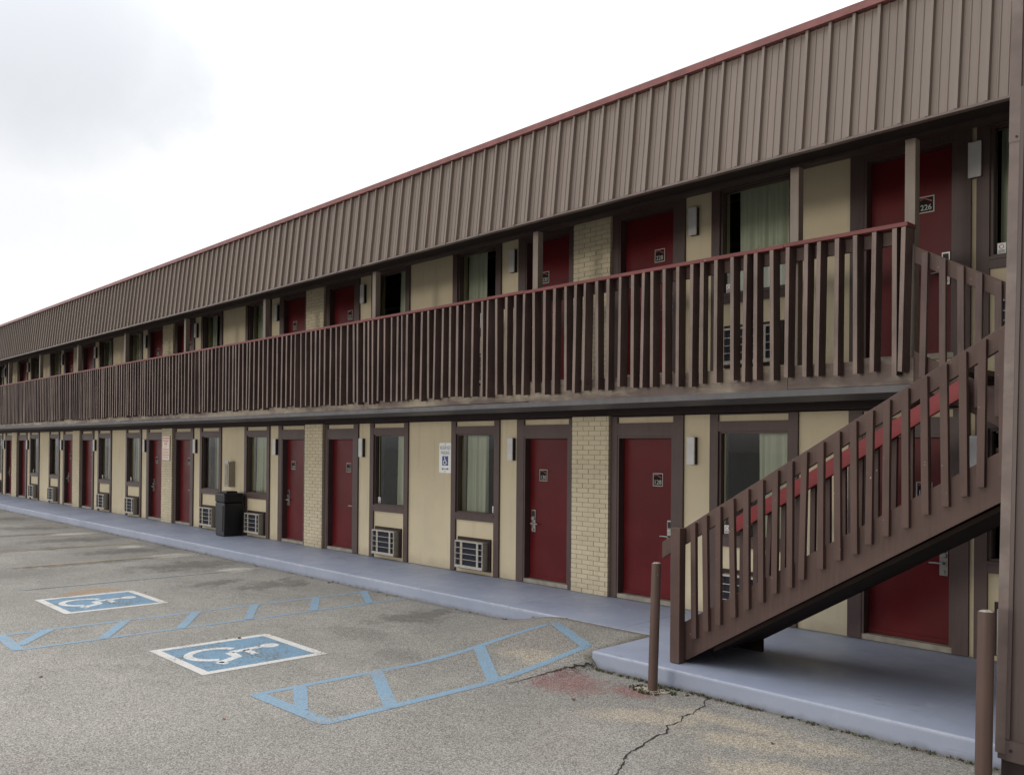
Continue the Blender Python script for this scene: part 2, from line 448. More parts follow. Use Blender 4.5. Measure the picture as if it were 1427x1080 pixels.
def text_into(mb, txt, size, loc, mat, yaw=0.0, width=None, weight=0.0, align='CENTER'):
    """Lettering as flat mesh standing in the x-z plane, facing -y."""
    cu = bpy.data.curves.new('t', 'FONT'); cu.body = txt; cu.size = size; cu.align_x = align; cu.align_y = 'CENTER'; cu.offset = weight
    o = bpy.data.objects.new('t', cu); COL.objects.link(o)
    dg = bpy.context.evaluated_depsgraph_get()
    me = bpy.data.meshes.new_from_object(o.evaluated_get(dg))
    xs = [q.co.x for q in me.vertices]; w = (max(xs) - min(xs)) or 1
    k = (width / w) if width else 1.0
    mb.use(mat)
    vs = [mb.bm.verts.new((loc[0] + q.co.x * k, loc[1], loc[2] + q.co.y)) for q in me.vertices]
    for p_ in me.polygons: mb.face([vs[i] for i in p_.vertices])
    bpy.data.objects.remove(o); bpy.data.curves.remove(cu); bpy.data.meshes.remove(me)

# ------------------------------------------------------------------ ground
def sstep(a, b, x):
    q = max(0.0, min(1.0, (x - a) / (b - a))); return q * q * (3 - 2 * q)
def ground_z(x, y):
    if y > KERB_Y + .3: return GROUND
    ry = sstep(-3.75, -1.55, y)
    rx = sstep(-8.3, -7.15, x)
    side = 1 - sstep(LAND_X - .02, LAND_X + .10, x)
    z = GROUND + .168 * ry * rx * side
    return z
def spread(lo, hi, dense, step, far):
    xs = []
    x = dense[0]
    while x <= dense[1] + 1e-6: xs.append(round(x, 4)); x += step
    d = step; x = dense[0]
    while x > lo: d *= 1.5; x -= d; xs.append(max(x, lo))
    d = step; x = dense[1]
    while x < hi: d *= 1.5; x += d; xs.append(min(x, hi))
    return sorted(set(xs))
gx = spread(-1500, 1500, (-9.0, -5.0), .06, 1)
gy = spread(-1500, 1500, (-4.2, -1.38), .06, 1)
mb = MB().use('asphalt')
gv = [[mb.bm.verts.new((x, y, ground_z(x, y))) for x in gx] for y in gy]
for j in range(len(gy) - 1):
    for i in range(len(gx) - 1): mb.face([gv[j][i], gv[j][i + 1], gv[j + 1][i + 1], gv[j + 1][i]])
tag(mb.build('parking_lot', smooth=True), kind='structure')

# walkway and stair landing: one poured slab each, with a rounded nose
def slab(name, x0, x1, yk):
    zk = -.028 - .012 * (abs(yk) - 1.45)
    prof = [(.02, 0), (yk + .018, zk), (yk + .008, zk - .003), (yk + .001, zk - .010), (yk - .002, zk - .022), (yk - .014, GROUND - .12), (.02, GROUND - .12)]
    mb = MB().use('walk'); seg = max(1, int((x1 - x0) / .5))
    rows = []
    for i in range(seg + 1):
        x = x0 + (x1 - x0) * i / seg
        rows.append([mb.bm.verts.new((x, q[0] + (.004 * math.sin(x * 2.1) if 1 < k_ < 6 else 0), q[1])) for k_, q in enumerate(prof)])
    for a, b_ in zip(rows, rows[1:]):
        for k_ in range(len(prof) - 1): mb.face([a[k_], b_[k_], b_[k_ + 1], a[k_ + 1]])
    mb.face(rows[0]); mb.face(rows[-1][::-1])
    return tag(mb.build(name, bevel=0), kind='structure')
slab('walkway', XEND - 2, LAND_X - .002, KERB_Y)
slab('stair_pavement', LAND_X, XRIGHT + 2, LAND_Y)

# ------------------------------------------------------------------ paint on the ground
def strip_into(mb, a, b_, w, dz=.005, n=24, taper=1.0):
    a = Vector(a); b_ = Vector(b_); d = (b_ - a).normalized(); nrm = Vector((-d.y, d.x))
    prev = None
    for i in range(n + 1):
        k = i / n; p = a.lerp(b_, k); ww = w * (1 + .04 * math.sin(i * 1.7 + a.x * 3)) * .5
        row = []
        for s_ in (-1, 0, 1):
            q = p + nrm * ww * s_; row.append(mb.bm.verts.new((q.x, q.y, ground_z(q.x, q.y) + dz)))
        if prev:
            for k_ in range(2): mb.face([prev[k_], row[k_], row[k_ + 1], prev[k_ + 1]])
        prev = row

def disc(cx, cy, r, n=28): return [(cx + r * math.cos(2 * math.pi * k / n), cy + r * math.sin(2 * math.pi * k / n)) for k in range(n)]
def stroke(pts, w):
    """Quads along a polyline with shared mitred edges."""
    out = []; L, R_ = [], []
    for i, p in enumerate(pts):
        p = Vector(p); a = Vector(pts[max(0, i - 1)]); c = Vector(pts[min(len(pts) - 1, i + 1)])
        d = (c - a).normalized(); n = Vector((-d.y, d.x)) * (w / 2)
        L.append(p + n); R_.append(p - n)
    for i in range(len(pts) - 1): out.append([L[i], L[i + 1], R_[i + 1], R_[i]])
    return out
def wheelchair(w=.085):
    """International access symbol in a unit square, facing right."""
    polys = [disc(.43, .845, .082)]
    polys += stroke([(.425, .755), (.445, .60), (.46, .47)], w)
    polys += stroke([(.452, .61), (.56, .605), (.66, .60)], w * .8)
    polys += stroke([(.462, .455), (.56, .45), (.645, .445), (.70, .36), (.755, .235)], w)
    polys += stroke([(.742, .235), (.83, .272)], w * .8)
    cx, cy, r = .445, .345, .225
    arc = [(cx + r * math.cos(RAD(a)), cy + r * math.sin(RAD(a))) for a in range(118, 352, 9)]
    polys += stroke(arc, w * .9)
    return polys

def drape(mb, poly, dz):
    c = Vector((sum(p[0] for p in poly) / len(poly), sum(p[1] for p in poly) / len(poly)))
    mb.poly([(p[0], p[1], ground_z(p[0], p[1]) + dz * .25) for p in poly])

def parking_symbol(x0, x1, y0, y1, label):
    root = thing('parking_symbol', ((x0 + x1) / 2, (y0 + y1) / 2, GROUND), label, 'road marking', 'wheelchair symbols painted on the parking lot')
    mb = MB().use('pblue_box'); bw = .095
    drape(mb, [(x0 + bw, y0 + bw), (x1 - bw, y0 + bw), (x1 - bw, y1 - bw), (x0 + bw, y1 - bw)], .012)
    mb.build('blue_square', root)
    mb = MB().use('pwhite')
    for q in ([(x0, y0), (x1, y0), (x1 - bw, y0 + bw), (x0 + bw, y0 + bw)], [(x1, y0), (x1, y1), (x1 - bw, y1 - bw), (x1 - bw, y0 + bw)],
              [(x1, y1), (x0, y1), (x0 + bw, y1 - bw), (x1 - bw, y1 - bw)], [(x0, y1), (x0, y0), (x0 + bw, y0 + bw), (x0 + bw, y1 - bw)]): drape(mb, q, .012)
    mb.build('white_border', root)
    mb = MB().use('pwhite_sym')
    for pl in wheelchair(.080): drape(mb, [(x0 + .08 + (p[0]) * (x1 - x0 - .16) , y0 + .04 + p[1] * (y1 - y0 - .12)) for p in pl], .016)
    mb.build('wheelchair_figure', root)
    return root
parking_symbol(-13.41, -12.05, -5.49, -4.17, 'white wheelchair on blue square with white border, farther square beside the aisle with six bars')
parking_symbol(-9.34, -8.02, -5.46, -4.12, 'white wheelchair on chipped blue square, nearer square between the two hatched aisles')

def aisle(lines, label, mat='pblue'):
    mb = MB().use(mat)
    for i, (a, b_, w) in enumerate(lines): strip_into(mb, a, b_, w, dz=.002 + .0005 * i)
    return tag(mb.build('hatched_aisle'), label, 'road marking', 'blue hatched aisles beside the accessible stalls')
aisle([((-7.1, -5.40), (-7.05, -1.72), .085), ((-6.02, -5.36), (-6.10, -2.22), .10), ((-7.13, -5.38), (-6.0, -5.34), .13),
       ((-7.1, -4.96), (-6.45, -5.32), .12), ((-7.07, -4.16), (-6.0, -4.74), .125), ((-7.07, -2.86), (-6.06, -3.55), .125), ((-7.06, -1.74), (-6.10, -2.24), .13)],
      'blue painted hatched aisle running up the asphalt ramp beside the stair landing')
aisle([((-11.17, -6.45), (-11.15, -1.52), .07), ((-10.27, -6.46), (-10.24, -1.50), .075), ((-11.2, -6.43), (-10.25, -6.46), .12),
       ((-11.15, -5.93), (-10.5, -6.40), .12), ((-11.14, -5.06), (-10.26, -5.62), .115), ((-11.14, -4.17), (-10.25, -4.75), .11), ((-11.14, -3.36), (-10.25, -3.90), .11),
       ((-11.14, -2.42), (-10.25, -2.98), .11), ((-11.14, -1.62), (-10.26, -2.10), .11)],
      'blue painted hatched aisle with six bars on level asphalt between the two wheelchair squares')
mb = MB().use('pyellow')
for x in (-17.15, -19.83, -22.5, -25.2, -27.9, -30.6, -33.3): strip_into(mb, (x, -4.9), (x - .05, -1.55), .09)
tag(mb.build('stall_lines'), kind='structure')
mb = MB().use('pfaint')
strip_into(mb, (-14.45, -5.4), (-14.42, -1.6), .09)
tag(mb.build('faded_stall_line'), kind='structure')

# the open crack running from the landing
mb = MB().use('crack')
cp = [(-3.72, -4.75), (-3.78, -4.50), (-3.90, -4.30), (-4.0, -4.12), (-4.03, -3.95), (-4.10, -3.72), (-4.10, -3.55), (-4.20, -3.40), (-4.19, -3.22), (-4.27, -3.10), (-4.26, -2.95), (-4.31, -2.84), (-4.33, -2.70), (-4.40, -2.60), (-4.42, -2.47)]
fine = []
for a, b_ in zip(cp, cp[1:]):
    for k in range(5):
        q = k / 5; fine.append((a[0] + (b_[0] - a[0]) * q + rnd.uniform(-.012, .012), a[1] + (b_[1] - a[1]) * q + rnd.uniform(-.008, .008)))
fine.append(cp[-1])
prev = None
for i, p in enumerate(fine):
    w = rnd.uniform(.003, .010) * (1.3 - .6 * i / len(fine))
    row = [mb.bm.verts.new((p[0] - w, p[1], ground_z(*p) + .0035)), mb.bm.verts.new((p[0] + w, p[1], ground_z(*p) + .0035))]
    if prev: mb.face([prev[0], row[0], row[1], prev[1]])
    prev = row
prev = None
for i in range(40):   # broken edge where the ramp patch ends
    k = i / 39; p = (-5.79 + rnd.uniform(-.012, .012) - .12 * k, -2.5 - 1.0 * k)
    w = rnd.uniform(.006, .020) * (1.2 - k)
    row = [mb.bm.verts.new((p[0] - w, p[1], ground_z(*p) + .004)), mb.bm.verts.new((p[0] + w, p[1], ground_z(*p) + .004))]
    if prev: mb.face([prev[0], row[0], row[1], prev[1]])
    prev = row
tag(mb.build('ground_crack'), kind='structure')

# weeds and litter along the landing joint
mb = MB()
def tuft(x, y, r, h, n, mat):
    mb.use(mat); z = ground_z(x, y)
    for _ in range(n):
        a = rnd.uniform(0, 6.28); d = r * math.sqrt(rnd.random()); px, py = x + d * math.cos(a), y + d * math.sin(a)
        hh = h * rnd.uniform(.4, 1.1); b_ = rnd.uniform(0, 6.28); w = rnd.uniform(.003, .008)
        lean = Vector((math.cos(b_), math.sin(b_), 0)) * hh * rnd.uniform(.3, 1.2)
        s_ = Vector((-math.sin(b_), math.cos(b_), 0)) * w
        p0 = Vector((px, py, z)); p1 = p0 + lean * .5 + Vector((0, 0, hh * .7)); p2 = p0 + lean + Vector((0, 0, hh * .75))
        mb.poly([p0 - s_, p0 + s_, p1 + s_ * .8, p1 - s_ * .8]); mb.poly([p1 - s_ * .8, p1 + s_ * .8, p2])
for _ in range(130):
    x = LAND_X + .1 + 3.6 * rnd.random() ** 1.0
    if rnd.random() < .55 or x < -4.0: tuft(x, LAND_Y - .03 - .03 * rnd.random(), .03, .022, rnd.randint(4, 10), 'weed' if rnd.random() < .6 else 'drygrass')
for _ in range(46):
    a = rnd.uniform(0, 6.28); tuft(-4.90 + math.cos(a) * rnd.uniform(.08, .22), -2.69 + math.sin(a) * rnd.uniform(.07, .13), .03, .028, 8, 'weed' if rnd.random() < .75 else 'drygrass')
for _ in range(60):
    x = -34 + 27 * rnd.random(); tuft(x, KERB_Y - .03, .03, .02, 5, 'drygrass' if rnd.random() < .6 else 'weed')
tag(mb.build('weeds'), kind='stuff')
mb = MB(); M['leaf'] = plain('dry_brown_leaf', (.16, .075, .035), .8, var=.4, scale=30)
def leaf(x, y, L, a, z):
    mb.use('leaf'); ca, sa = math.cos(a), math.sin(a); k = rnd.uniform(.006, .016)
    P_ = lambda q, w_, h: (x + q * ca - w_ * sa, y + q * sa + w_ * ca, z + h)
    m0, m1 = P_(0, 0, .002), P_(L, 0, .004)
    mb.poly([m0, P_(L * .3, L * .28, .003 + k), P_(L * .7, L * .22, .004 + k), m1]); mb.poly([m0, m1, P_(L * .7, -L * .22, .003 + k * .6), P_(L * .3, -L * .28, .002 + k)])
for x, y in [(-3.42, -3.18), (-5.2, -3.4), (-9.35, -4.6), (-9.25, -4.75), (-9.3, -4.5), (-6.6, -5.9), (-8.9, -6.6), (-4.6, -2.55), (-10.6, -1.55), (-12.2, -1.53), (-14.7, -1.56), (-3.9, -5.4), (-7.6, -1.52), (-13.1, -4.1)]:
    leaf(x, y, rnd.uniform(.035, .07), rnd.uniform(0, 6.28), ground_z(x, y))
tag(mb.build('fallen_leaves'), kind='stuff')

# ------------------------------------------------------------------ the motel
motel = thing('motel_building', (XP0, 0, 0), 'long two storey cream and brown motel with red doors under a ribbed metal parapet', 'building')

# openings on one floor: lists of (x0,x1,kind)
doors, windows, piers, sconces, panels_mid = [], [], [], [], []
for k in range(NP):
    xp = XP0 - P * k
    piers.append(xp)
    for s in (1, -1):
        # casing outer edges .44 .. 1.495 from the pier, clear opening .44 .. 1.345
        e = sorted((xp + s * .44, xp + s * 1.345)); doors.append(dict(x0=e[0], x1=e[1], s=s, c=sorted((xp + s * 1.345, xp + s * 1.495)), p=sorted((xp + s * .33, xp + s * .44)), idx=2 * k + (0 if s == 1 else 1)))
        sconces.append(dict(x=xp + s * 1.62, s=s))
        e = sorted((xp + s * 1.885, xp + s * 3.035)); windows.append(dict(x0=e[0], x1=e[1], s=s, k=k))
# the end room by the stairs breaks the rhythm
doors.append(dict(x0=-4.25, x1=-3.345, s=1, c=[-3.345, -3.195], p=[-4.40, -4.25], idx=-1))
sconces.append(dict(x=-3.165, s=1, end=True))
windows.append(dict(x0=-3.145, x1=-2.0, s=1, k=-1))

def wall_floor(z0, ztop, name):
    """Cream wall with openings; boxes butt end to end."""
    cuts = []
    for d in doors: cuts.append((d['x0'], d['x1'], 0.0, 2.13))
    for w in windows: cuts.append((w['x0'] + .11, w['x1'] - .11, .935, 2.18))
    cuts.sort()
    mb = MB().use('cream')
    x = XEND
    for a, b_, lo, hi in cuts:
        if a > x: mb.box(x, a, 0, .2, z0, z0 + ztop)
        if lo > 0: mb.box(a, b_, 0, .2, z0, z0 + lo)
        mb.box(a, b_, 0, .2, z0 + hi, z0 + ztop)
        x = b_
    mb.box(x, XRIGHT, 0, .2, z0, z0 + ztop)
    o = mb.build('wall', motel)
    return o
wall_floor(0, TOP, 'wall')
wall_floor(F2, 2.60, 'wall')

# shell: ends, roof, rooms behind the glass
mb = MB().use('cream')
mb.box(XEND, XEND + .2, .2, 10, 0, 5.3); mb.box(XRIGHT - .2, XRIGHT, .2, 10, 0, 5.3); mb.box(XEND, XRIGHT, 10, 10.2, 0, 5.3)
mb.build('outer_wall', motel)
mb = MB().use('roof'); mb.box(XEND - .05, XRIGHT + .05, .0, 10.2, 5.47, 5.62); mb.build('roof', motel)
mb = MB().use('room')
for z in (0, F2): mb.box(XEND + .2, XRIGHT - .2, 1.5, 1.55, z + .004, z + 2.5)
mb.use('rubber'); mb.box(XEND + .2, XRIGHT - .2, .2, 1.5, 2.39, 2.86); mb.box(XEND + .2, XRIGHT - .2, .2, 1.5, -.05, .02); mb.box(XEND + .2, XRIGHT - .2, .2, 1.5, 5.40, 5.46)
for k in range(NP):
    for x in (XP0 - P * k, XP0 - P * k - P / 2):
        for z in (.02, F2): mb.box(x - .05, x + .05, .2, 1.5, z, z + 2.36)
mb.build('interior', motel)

# brick piers: real bricks in one mesh per pier
BRK = {}
def pier(xp, z0, z1, seed):
    r_ = random.Random(seed)
    mb = MB().use('mortar')
    hw = .33; yf = -.078
    mb.box(xp - hw + .006, xp + hw - .006, yf + .006, .0, z0, z1)
    mb.use('creambrick')
    ch = .0655; n = int(round((z1 - z0) / ch)); ch = (z1 - z0) / n; bl = .2075; j = .009
    for i in range(n):
        za, zb = z0 + i * ch + j * .5, z0 + (i + 1) * ch - j * .5
        x = xp - hw - (bl * .5 if i % 2 else .0)
        while x < xp + hw - .01:
            a, b_ = max(x, xp - hw), min(x + bl - j, xp + hw)
            if b_ - a > .02:
                o_ = r_.uniform(-.0025, .002)
                mb.box(a, b_, yf + o_, -.0005, za, zb)
            x += bl
    return mb.build('brick_pier', motel)
for i, xp in enumerate(piers):
    pier(xp, 0, TOP + .01, 100 + i); pier(xp, F2, 5.35, 200 + i)

# frieze above the ground floor panels, soffits
mb = MB().use('frieze'); mb.box(XEND, XRIGHT, -.02, .2, TOP + .012, 2.52); mb.use('cream'); mb.box(XEND, XRIGHT, .0005, .2, 2.521, F2 - .001)
mb.build('frieze_board', motel)

def door_unit(d, z, num):
    x0, x1 = d['x0'], d['x1']; s = d['s']
    leaf = MB().use('door'); leaf.box(x0 + .03, x1 - .03, .08, .125, z + .062, z + 2.10)
    leaf.box(x0 + .032, x1 - .032, .066, .0798, z + .066, z + .112)
    lo = leaf.build('door', motel, bevel=.003)
    fr = MB().use('trim')
    tp = z + TOP
    for a, b_ in ((d['c'][0], d['c'][1]), (d['p'][0], d['p'][1])): fr.box(a, b_, -.032, -.0005, z + .004, tp)
    cl, cr = (min(d['c'][0], d['p'][0]), max(d['c'][1], d['p'][1]))
    fr.box(x0, x1, -.030, -.0006, z + 2.13, z + 2.30)                 # header
    fr.box(x0, x1, -.028, -.0006, tp - .012, tp)
    fr.use('trim')
    fr.box(x0 + .0005, x0 + .028, -.026, .124, z + .062, z + 2.128); fr.box(x1 - .028, x1 - .0005, -.026, .124, z + .062, z + 2.128)   # jambs
    fr.box(x0 + .028, x1 - .028, -.024, .124, z + 2.102, z + 2.128)
    fr.build('door_frame', lo)
    th = MB().use('thresh'); th.box(x0 + .0006, x1 - .0006, -.02, .14, z + .003, z + .06); th.build('threshold', lo)
    # lock set on the side away from the pier
    hx = (x1 - .115) if s == 1 else (x0 + .115); dr = -1 if s == 1 else 1
    hb = MB().use('chrome'); hb.box(hx - .042, hx + .042, .068, .0795, z + .735, z + 1.065, bev=.004)
    hb.use('lampblack'); hb.box(hx - .026, hx + .026, .060, .0678, z + .965, z + 1.045)
    hb.use('chrome'); hb.box(hx - .030, hx + .030, .050, .0675, z + .915, z + .955, bev=.004)
    hb.tube([(hx, .070, z + .86), (hx, .025, z + .86)], .014, 10); hb.tube([(hx - dr * .01, .025, z + .86), (hx + dr * .06, .022, z + .862), (hx + dr * .125, .028, z + .858)], [.012, .011, .009], 10)
    hb.tube([(hx, .068, z + .775), (hx, .052, z + .775)], .017, 12)
    hb.build('door_handle', lo)
    px = (x1 - .31) if s == 1 else (x0 + .31)
    nb = MB().use('platewhite'); nb.box(px - .080, px + .080, .073, .0797, z + 1.487, z + 1.655)
    nb.use('platebl'); nb.box(px - .068, px + .068, .0705, .0728, z + 1.499, z + 1.643)
    nb.use('platered'); nb.prism([(px - .058, z + 1.615), (px - .02, z + 1.632), (px + .058, z + 1.590), (px + .058, z + 1.606), (px - .018, z + 1.640), (px - .058, z + 1.627)], 'y', .0695, .0703)
    text_into(nb, str(num), .078, (px, .0692, z + 1.538), 'platewhite', width=.108, weight=.0012)
    nb.use('lampblack'); nb.tube([(px - .14 * (1 if s == 1 else -1), .0798, z + 1.63), (px - .14 * (1 if s == 1 else -1), .076, z + 1.63)], .008, 8)
    nb.build('number_plate', lo)

def curtain_mesh(mb, x0, x1, z0, z1, seed):
    r_ = random.Random(seed); mb.use('curtain'); n = max(8, int((x1 - x0) * 90)); ph = r_.uniform(0, 6)
    prev = None
    for i in range(n + 1):
        x = x0 + (x1 - x0) * i / n
        f = math.sin(x * 62 + ph + 1.4 * math.sin(x * 17)) * .024 + math.sin(x * 29 + ph) * .014
        row = []
        for k in range(7):
            q = k / 6; amp = .55 + .6 * (1 - q)
            row.append(mb.bm.verts.new((x + .012 * math.sin(x * 40) * (1 - q), .21 + f * amp, z0 + (z1 - z0) * q)))
        if prev:
            for k in range(6): mb.face([prev[k], row[k], row[k + 1], prev[k + 1]])
        prev = row

def window_unit(w, z, cov, sticker, seed):
    x0, x1 = w['x0'], w['x1']; fw = .115
    f = MB().use('trim')
    f.box(x0, x0 + fw, -.032, -.0005, z + .004, z + TOP); f.box(x1 - fw, x1, -.032, -.0005, z + .004, z + TOP)
    f.box(x0 + fw, x1 - fw, -.029, -.0006, z + 2.18, z + 2.30); f.box(x0 + fw, x1 - fw, -.027, -.0006, z + TOP - .012, z + TOP)
    f.box(x0 + fw, x1 - fw, -.029, -.0006, z + .82, z + .935); f.box(x0 + fw, x1 - fw, -.040, -.0295, z + .905, z + .932)
    a, b_ = x0 + fw - .004, x1 - fw + .004
    f.box(a, a + .03, -.0004, .09, z + .936, z + 2.179); f.box(b_ - .03, b_, -.0004, .09, z + .936, z + 2.179)
    f.box(a + .03, b_ - .03, .0, .09, z + .936, z + .955); f.box(a + .03, b_ - .03, .0, .09, z + 2.155, z + 2.179)
    o = f.build('window', motel)
    g = MB().use('glass'); g.poly([(a + .03, .055, z + .955), (b_ - .03, .055, z + .955), (b_ - .03, .055, z + 2.155), (a + .03, .055, z + 2.155)])
    g.build('glass_pane', o)
    mt = MB().use('beige')
    for q in cov.get('mull', []): 
        xx = a + .03 + (b_ - a - .06) * q; mt.box(xx - .012, xx + .012, .062, .085, z + .956, z + 2.154)
    if cov.get('mull'): mt.build('sash_bar', o)
    if cov.get('c'):
        c = MB()
        for p0, p1 in cov['c']: curtain_mesh(c, a + .03 + (b_ - a - .06) * p0, a + .03 + (b_ - a - .06) * p1, z + .80, z + 2.19, seed)
        c.build('curtain', o, smooth=True)
    if sticker:
        sx0 = (b_ - .12) if sticker == 1 else (a + .05)
        st = MB().use('signwhite'); st.box(sx0, sx0 + .075, .050, .0535, z + .965, z + 1.065)
        st.use('platered')
        for k in range(16):
            a0, a1 = 2 * math.pi * k / 16, 2 * math.pi * (k + 1) / 16
            cx, cz = sx0 + .0375, z + 1.030
            st.poly([(cx + .022 * math.cos(a0), .0492, cz + .022 * math.sin(a0)), (cx + .022 * math.cos(a1), .0492, cz + .022 * math.sin(a1)), (cx + .016 * math.cos(a1), .0492, cz + .016 * math.sin(a1)), (cx + .016 * math.cos(a0), .0492, cz + .016 * math.sin(a0))])
        st.use('platebl')
        for k in range(3): st.box(sx0 + .01, sx0 + .065, .0490, .0496, z + .972 + k * .011, z + .977 + k * .011)
        st.build('no_smoking_sticker', o)
    return o

COV = {  # (pier index, side) -> curtain coverage as fractions of the pane, left to right in world x
    (0, -1): dict(c=[(.0, .57)], mull=[]), (1, 1): dict(c=[(.50, .98)], mull=[.04]), (0, 1): dict(c=[(.44, .98)], mull=[.02]),
    (1, -1): dict(c=[(.0, .66)]), (2, 1): dict(c=[(.30, .62)], mull=[.60]), (-1, 1): dict(c=[(.5, 1)]),
}
COVU = {(0, 1): dict(c=[(.10, .99)]), (0, -1): dict(c=[(.0, .52)]), (1, 1): dict(c=[(.52, .98)]), (-1, 1): dict(c=[(.0, .12)], mull=[.45])}
rr = random.Random(5)
for d in doors:
    door_unit(d, 0, 128 + 2 * d['idx']); door_unit(d, F2, 228 + 2 * d['idx'])
for i, w in enumerate(windows):
    key = (w['k'], w['s'])
    dflt = lambda: dict(c=rr.choice([[(rr.uniform(.02, .3), rr.uniform(.7, .99))], [(.0, rr.uniform(.2, .4)), (rr.uniform(.6, .8), 1.0)], [(rr.uniform(.4, .6), 1.0)], [(.01, .99)], [(.0, rr.uniform(.3, .6))]]), mull=[rr.choice([.08, .5, .93])])
    window_unit(w, 0, COV.get(key) or dflt(), {(0, -1): 1, (1, 1): -1, (0, 1): -1}.get(key, rr.choice([1, -1])), i)
    window_unit(w, F2, COVU.get(key) or dflt(), {(0, 1): -1, (0, -1): 0}.get(key, rr.choice([0, -1, 1])), 50 + i)

# gallery deck, rim, posts
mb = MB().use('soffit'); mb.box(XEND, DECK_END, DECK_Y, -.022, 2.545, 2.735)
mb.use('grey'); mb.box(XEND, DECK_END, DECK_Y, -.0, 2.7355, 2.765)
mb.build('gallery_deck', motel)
mb = MB().use('rim')
xs = [XEND, -36.98, -33.36, -29.74, -26.12, -22.5, -18.88, -15.26, -11.64, -8.02, -4.42, DECK_END]
for i, (a, b_) in enumerate(zip(xs, xs[1:])):
    mb.box(a + .002, b_ - .002, DECK_Y - .042 - .002 * (i % 2), DECK_Y - .0005, 2.545 + .004 * (i % 3 - 1), 2.772 + .003 * (i % 2))
mb.build('rim_board', motel)
mb = MB().use('grey'); mb.box(XEND, DECK_END + .01, DECK_Y - .062, -.24, 2.478, 2.540); mb.build('drip_strip', motel)
for i, x in enumerate([-3.305, -4.42] + [XP0 - 3.62 * k for k in range(12)]):
    w = .046
    mb = MB().use('post'); mb.box(x - w, x + w, -1.145, -1.052, 2.767, 4.735); mb.build('post', motel, bevel=.004)

# ceiling over the gallery, beam behind the fascia
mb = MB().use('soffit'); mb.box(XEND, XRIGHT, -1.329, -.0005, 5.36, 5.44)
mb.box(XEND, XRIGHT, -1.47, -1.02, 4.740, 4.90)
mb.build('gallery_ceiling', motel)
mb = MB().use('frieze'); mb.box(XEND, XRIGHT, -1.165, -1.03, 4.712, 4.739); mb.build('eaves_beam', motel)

# ribbed metal parapet
ZB, ZT, YB, YT = 4.725, 5.86, -1.50, -1.385
prof = []
pitch = .2275; x = -3.239 + pitch * 25
rb = random.Random(3)
while x > XEND:
    for dx, h in ((.020, 0), (.017, .042), (-.010, .042), (-.016, 0), (-.070, 0), (-.076, .007), (-.086, .007), (-.092, 0), (-.142, 0), (-.148, .007), (-.158, .007), (-.164, 0)):
        prof.append((x + dx, h))
    x -= pitch
mb = MB().use('metal')
nrm = Vector((0, -(ZT - ZB), -(YB - YT) * -1)).normalized(); nrm = Vector((0, -1, .1)).normalized()
lo = [mb.bm.verts.new(Vector((px, YB, ZB)) + nrm * h) for px, h in prof]
md = [mb.bm.verts.new(Vector((px + .0015 * math.sin(px * 9), (YB + YT) / 2, (ZB + ZT) / 2)) + nrm * (h + .003 * math.sin(px * 2.3))) for px, h in prof]
hi = [mb.bm.verts.new(Vector((px, YT, ZT)) + nrm * h) for px, h in prof]
for a in range(len(prof) - 1):
    mb.face([lo[a], md[a], md[a + 1], lo[a + 1]]); mb.face([md[a], hi[a], hi[a + 1], md[a + 1]])
mb.box(XEND, XRIGHT, -1.37, -1.33, 4.91, 5.86)
mb.build('metal_fascia', motel)
mb = MB().use('flash'); mb.box(XEND, XRIGHT, YB - .045, YB + .02, ZB - .022, ZB - .001); mb.build('fascia_drip_edge', motel)
mb = MB().use('coping')
x = XEND
while x < XRIGHT:
    b_ = min(x + 3.05, XRIGHT)
    mb.box(x + .0015, b_ - .0015, YT - .062, -1.22, ZT + .012, ZT + .078); mb.box(x + .0015, b_ - .0015, YT - .066, YT - .0625, ZT + .006, ZT + .075)
    x = b_
mb.build('coping', motel)
mb = MB().use('lampblack')
q = 0; x = -3.239
while x > -36:
    mb.tube([(x + .035, YB - .046, ZB - .0115), (x + .035, YB - .051, ZB - .0115)], .006, 6); x -= pitch * 3
mb.build('fascia_screw', motel)

# ------------------------------------------------------------------ gallery balustrade
rail = thing('balustrade', (-8.0, -1.26, F2), 'long brown wooden balustrade with flat red cap along the upper gallery', 'balustrade')
mb = MB().use('redcap')
xs = [XEND, -40.6, -36.98, -33.36, -29.74, -26.12, -22.5, -18.88, -15.26, -11.64, -8.02, -4.42, DECK_END - .02]
for i, (a, b_) in enumerate(zip(xs, xs[1:])):
    dz = .004 * math.sin(i * 2.3)
    mb.box(a + .001, b_ - .001, -1.345, -1.165, 3.900 + dz, 3.938 + dz)
mb.build('red_cap', rail, bevel=.004)
mb = MB().use('brown')
for i, (a, b_) in enumerate(zip(xs, xs[1:])): mb.box(a + .001, b_ - .001, -1.242, -1.204, 3.775, 3.897)
mb.build('top_rail', rail)
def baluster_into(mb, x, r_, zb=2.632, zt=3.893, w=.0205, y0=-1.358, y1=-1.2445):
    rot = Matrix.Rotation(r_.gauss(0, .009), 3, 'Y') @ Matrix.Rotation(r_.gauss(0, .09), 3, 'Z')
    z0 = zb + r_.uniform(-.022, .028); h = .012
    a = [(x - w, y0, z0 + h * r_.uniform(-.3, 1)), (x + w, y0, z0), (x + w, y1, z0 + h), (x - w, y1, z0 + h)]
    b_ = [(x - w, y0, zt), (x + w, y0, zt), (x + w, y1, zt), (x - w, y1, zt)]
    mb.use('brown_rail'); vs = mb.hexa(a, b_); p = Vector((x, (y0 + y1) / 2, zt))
    mb.use('lit_faded_edge')
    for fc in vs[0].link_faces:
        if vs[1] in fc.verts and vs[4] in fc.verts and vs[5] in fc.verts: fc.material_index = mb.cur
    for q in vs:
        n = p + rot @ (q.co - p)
        q.co = Vector((n.x, min(n.y, y1), min(n.z, zt)))
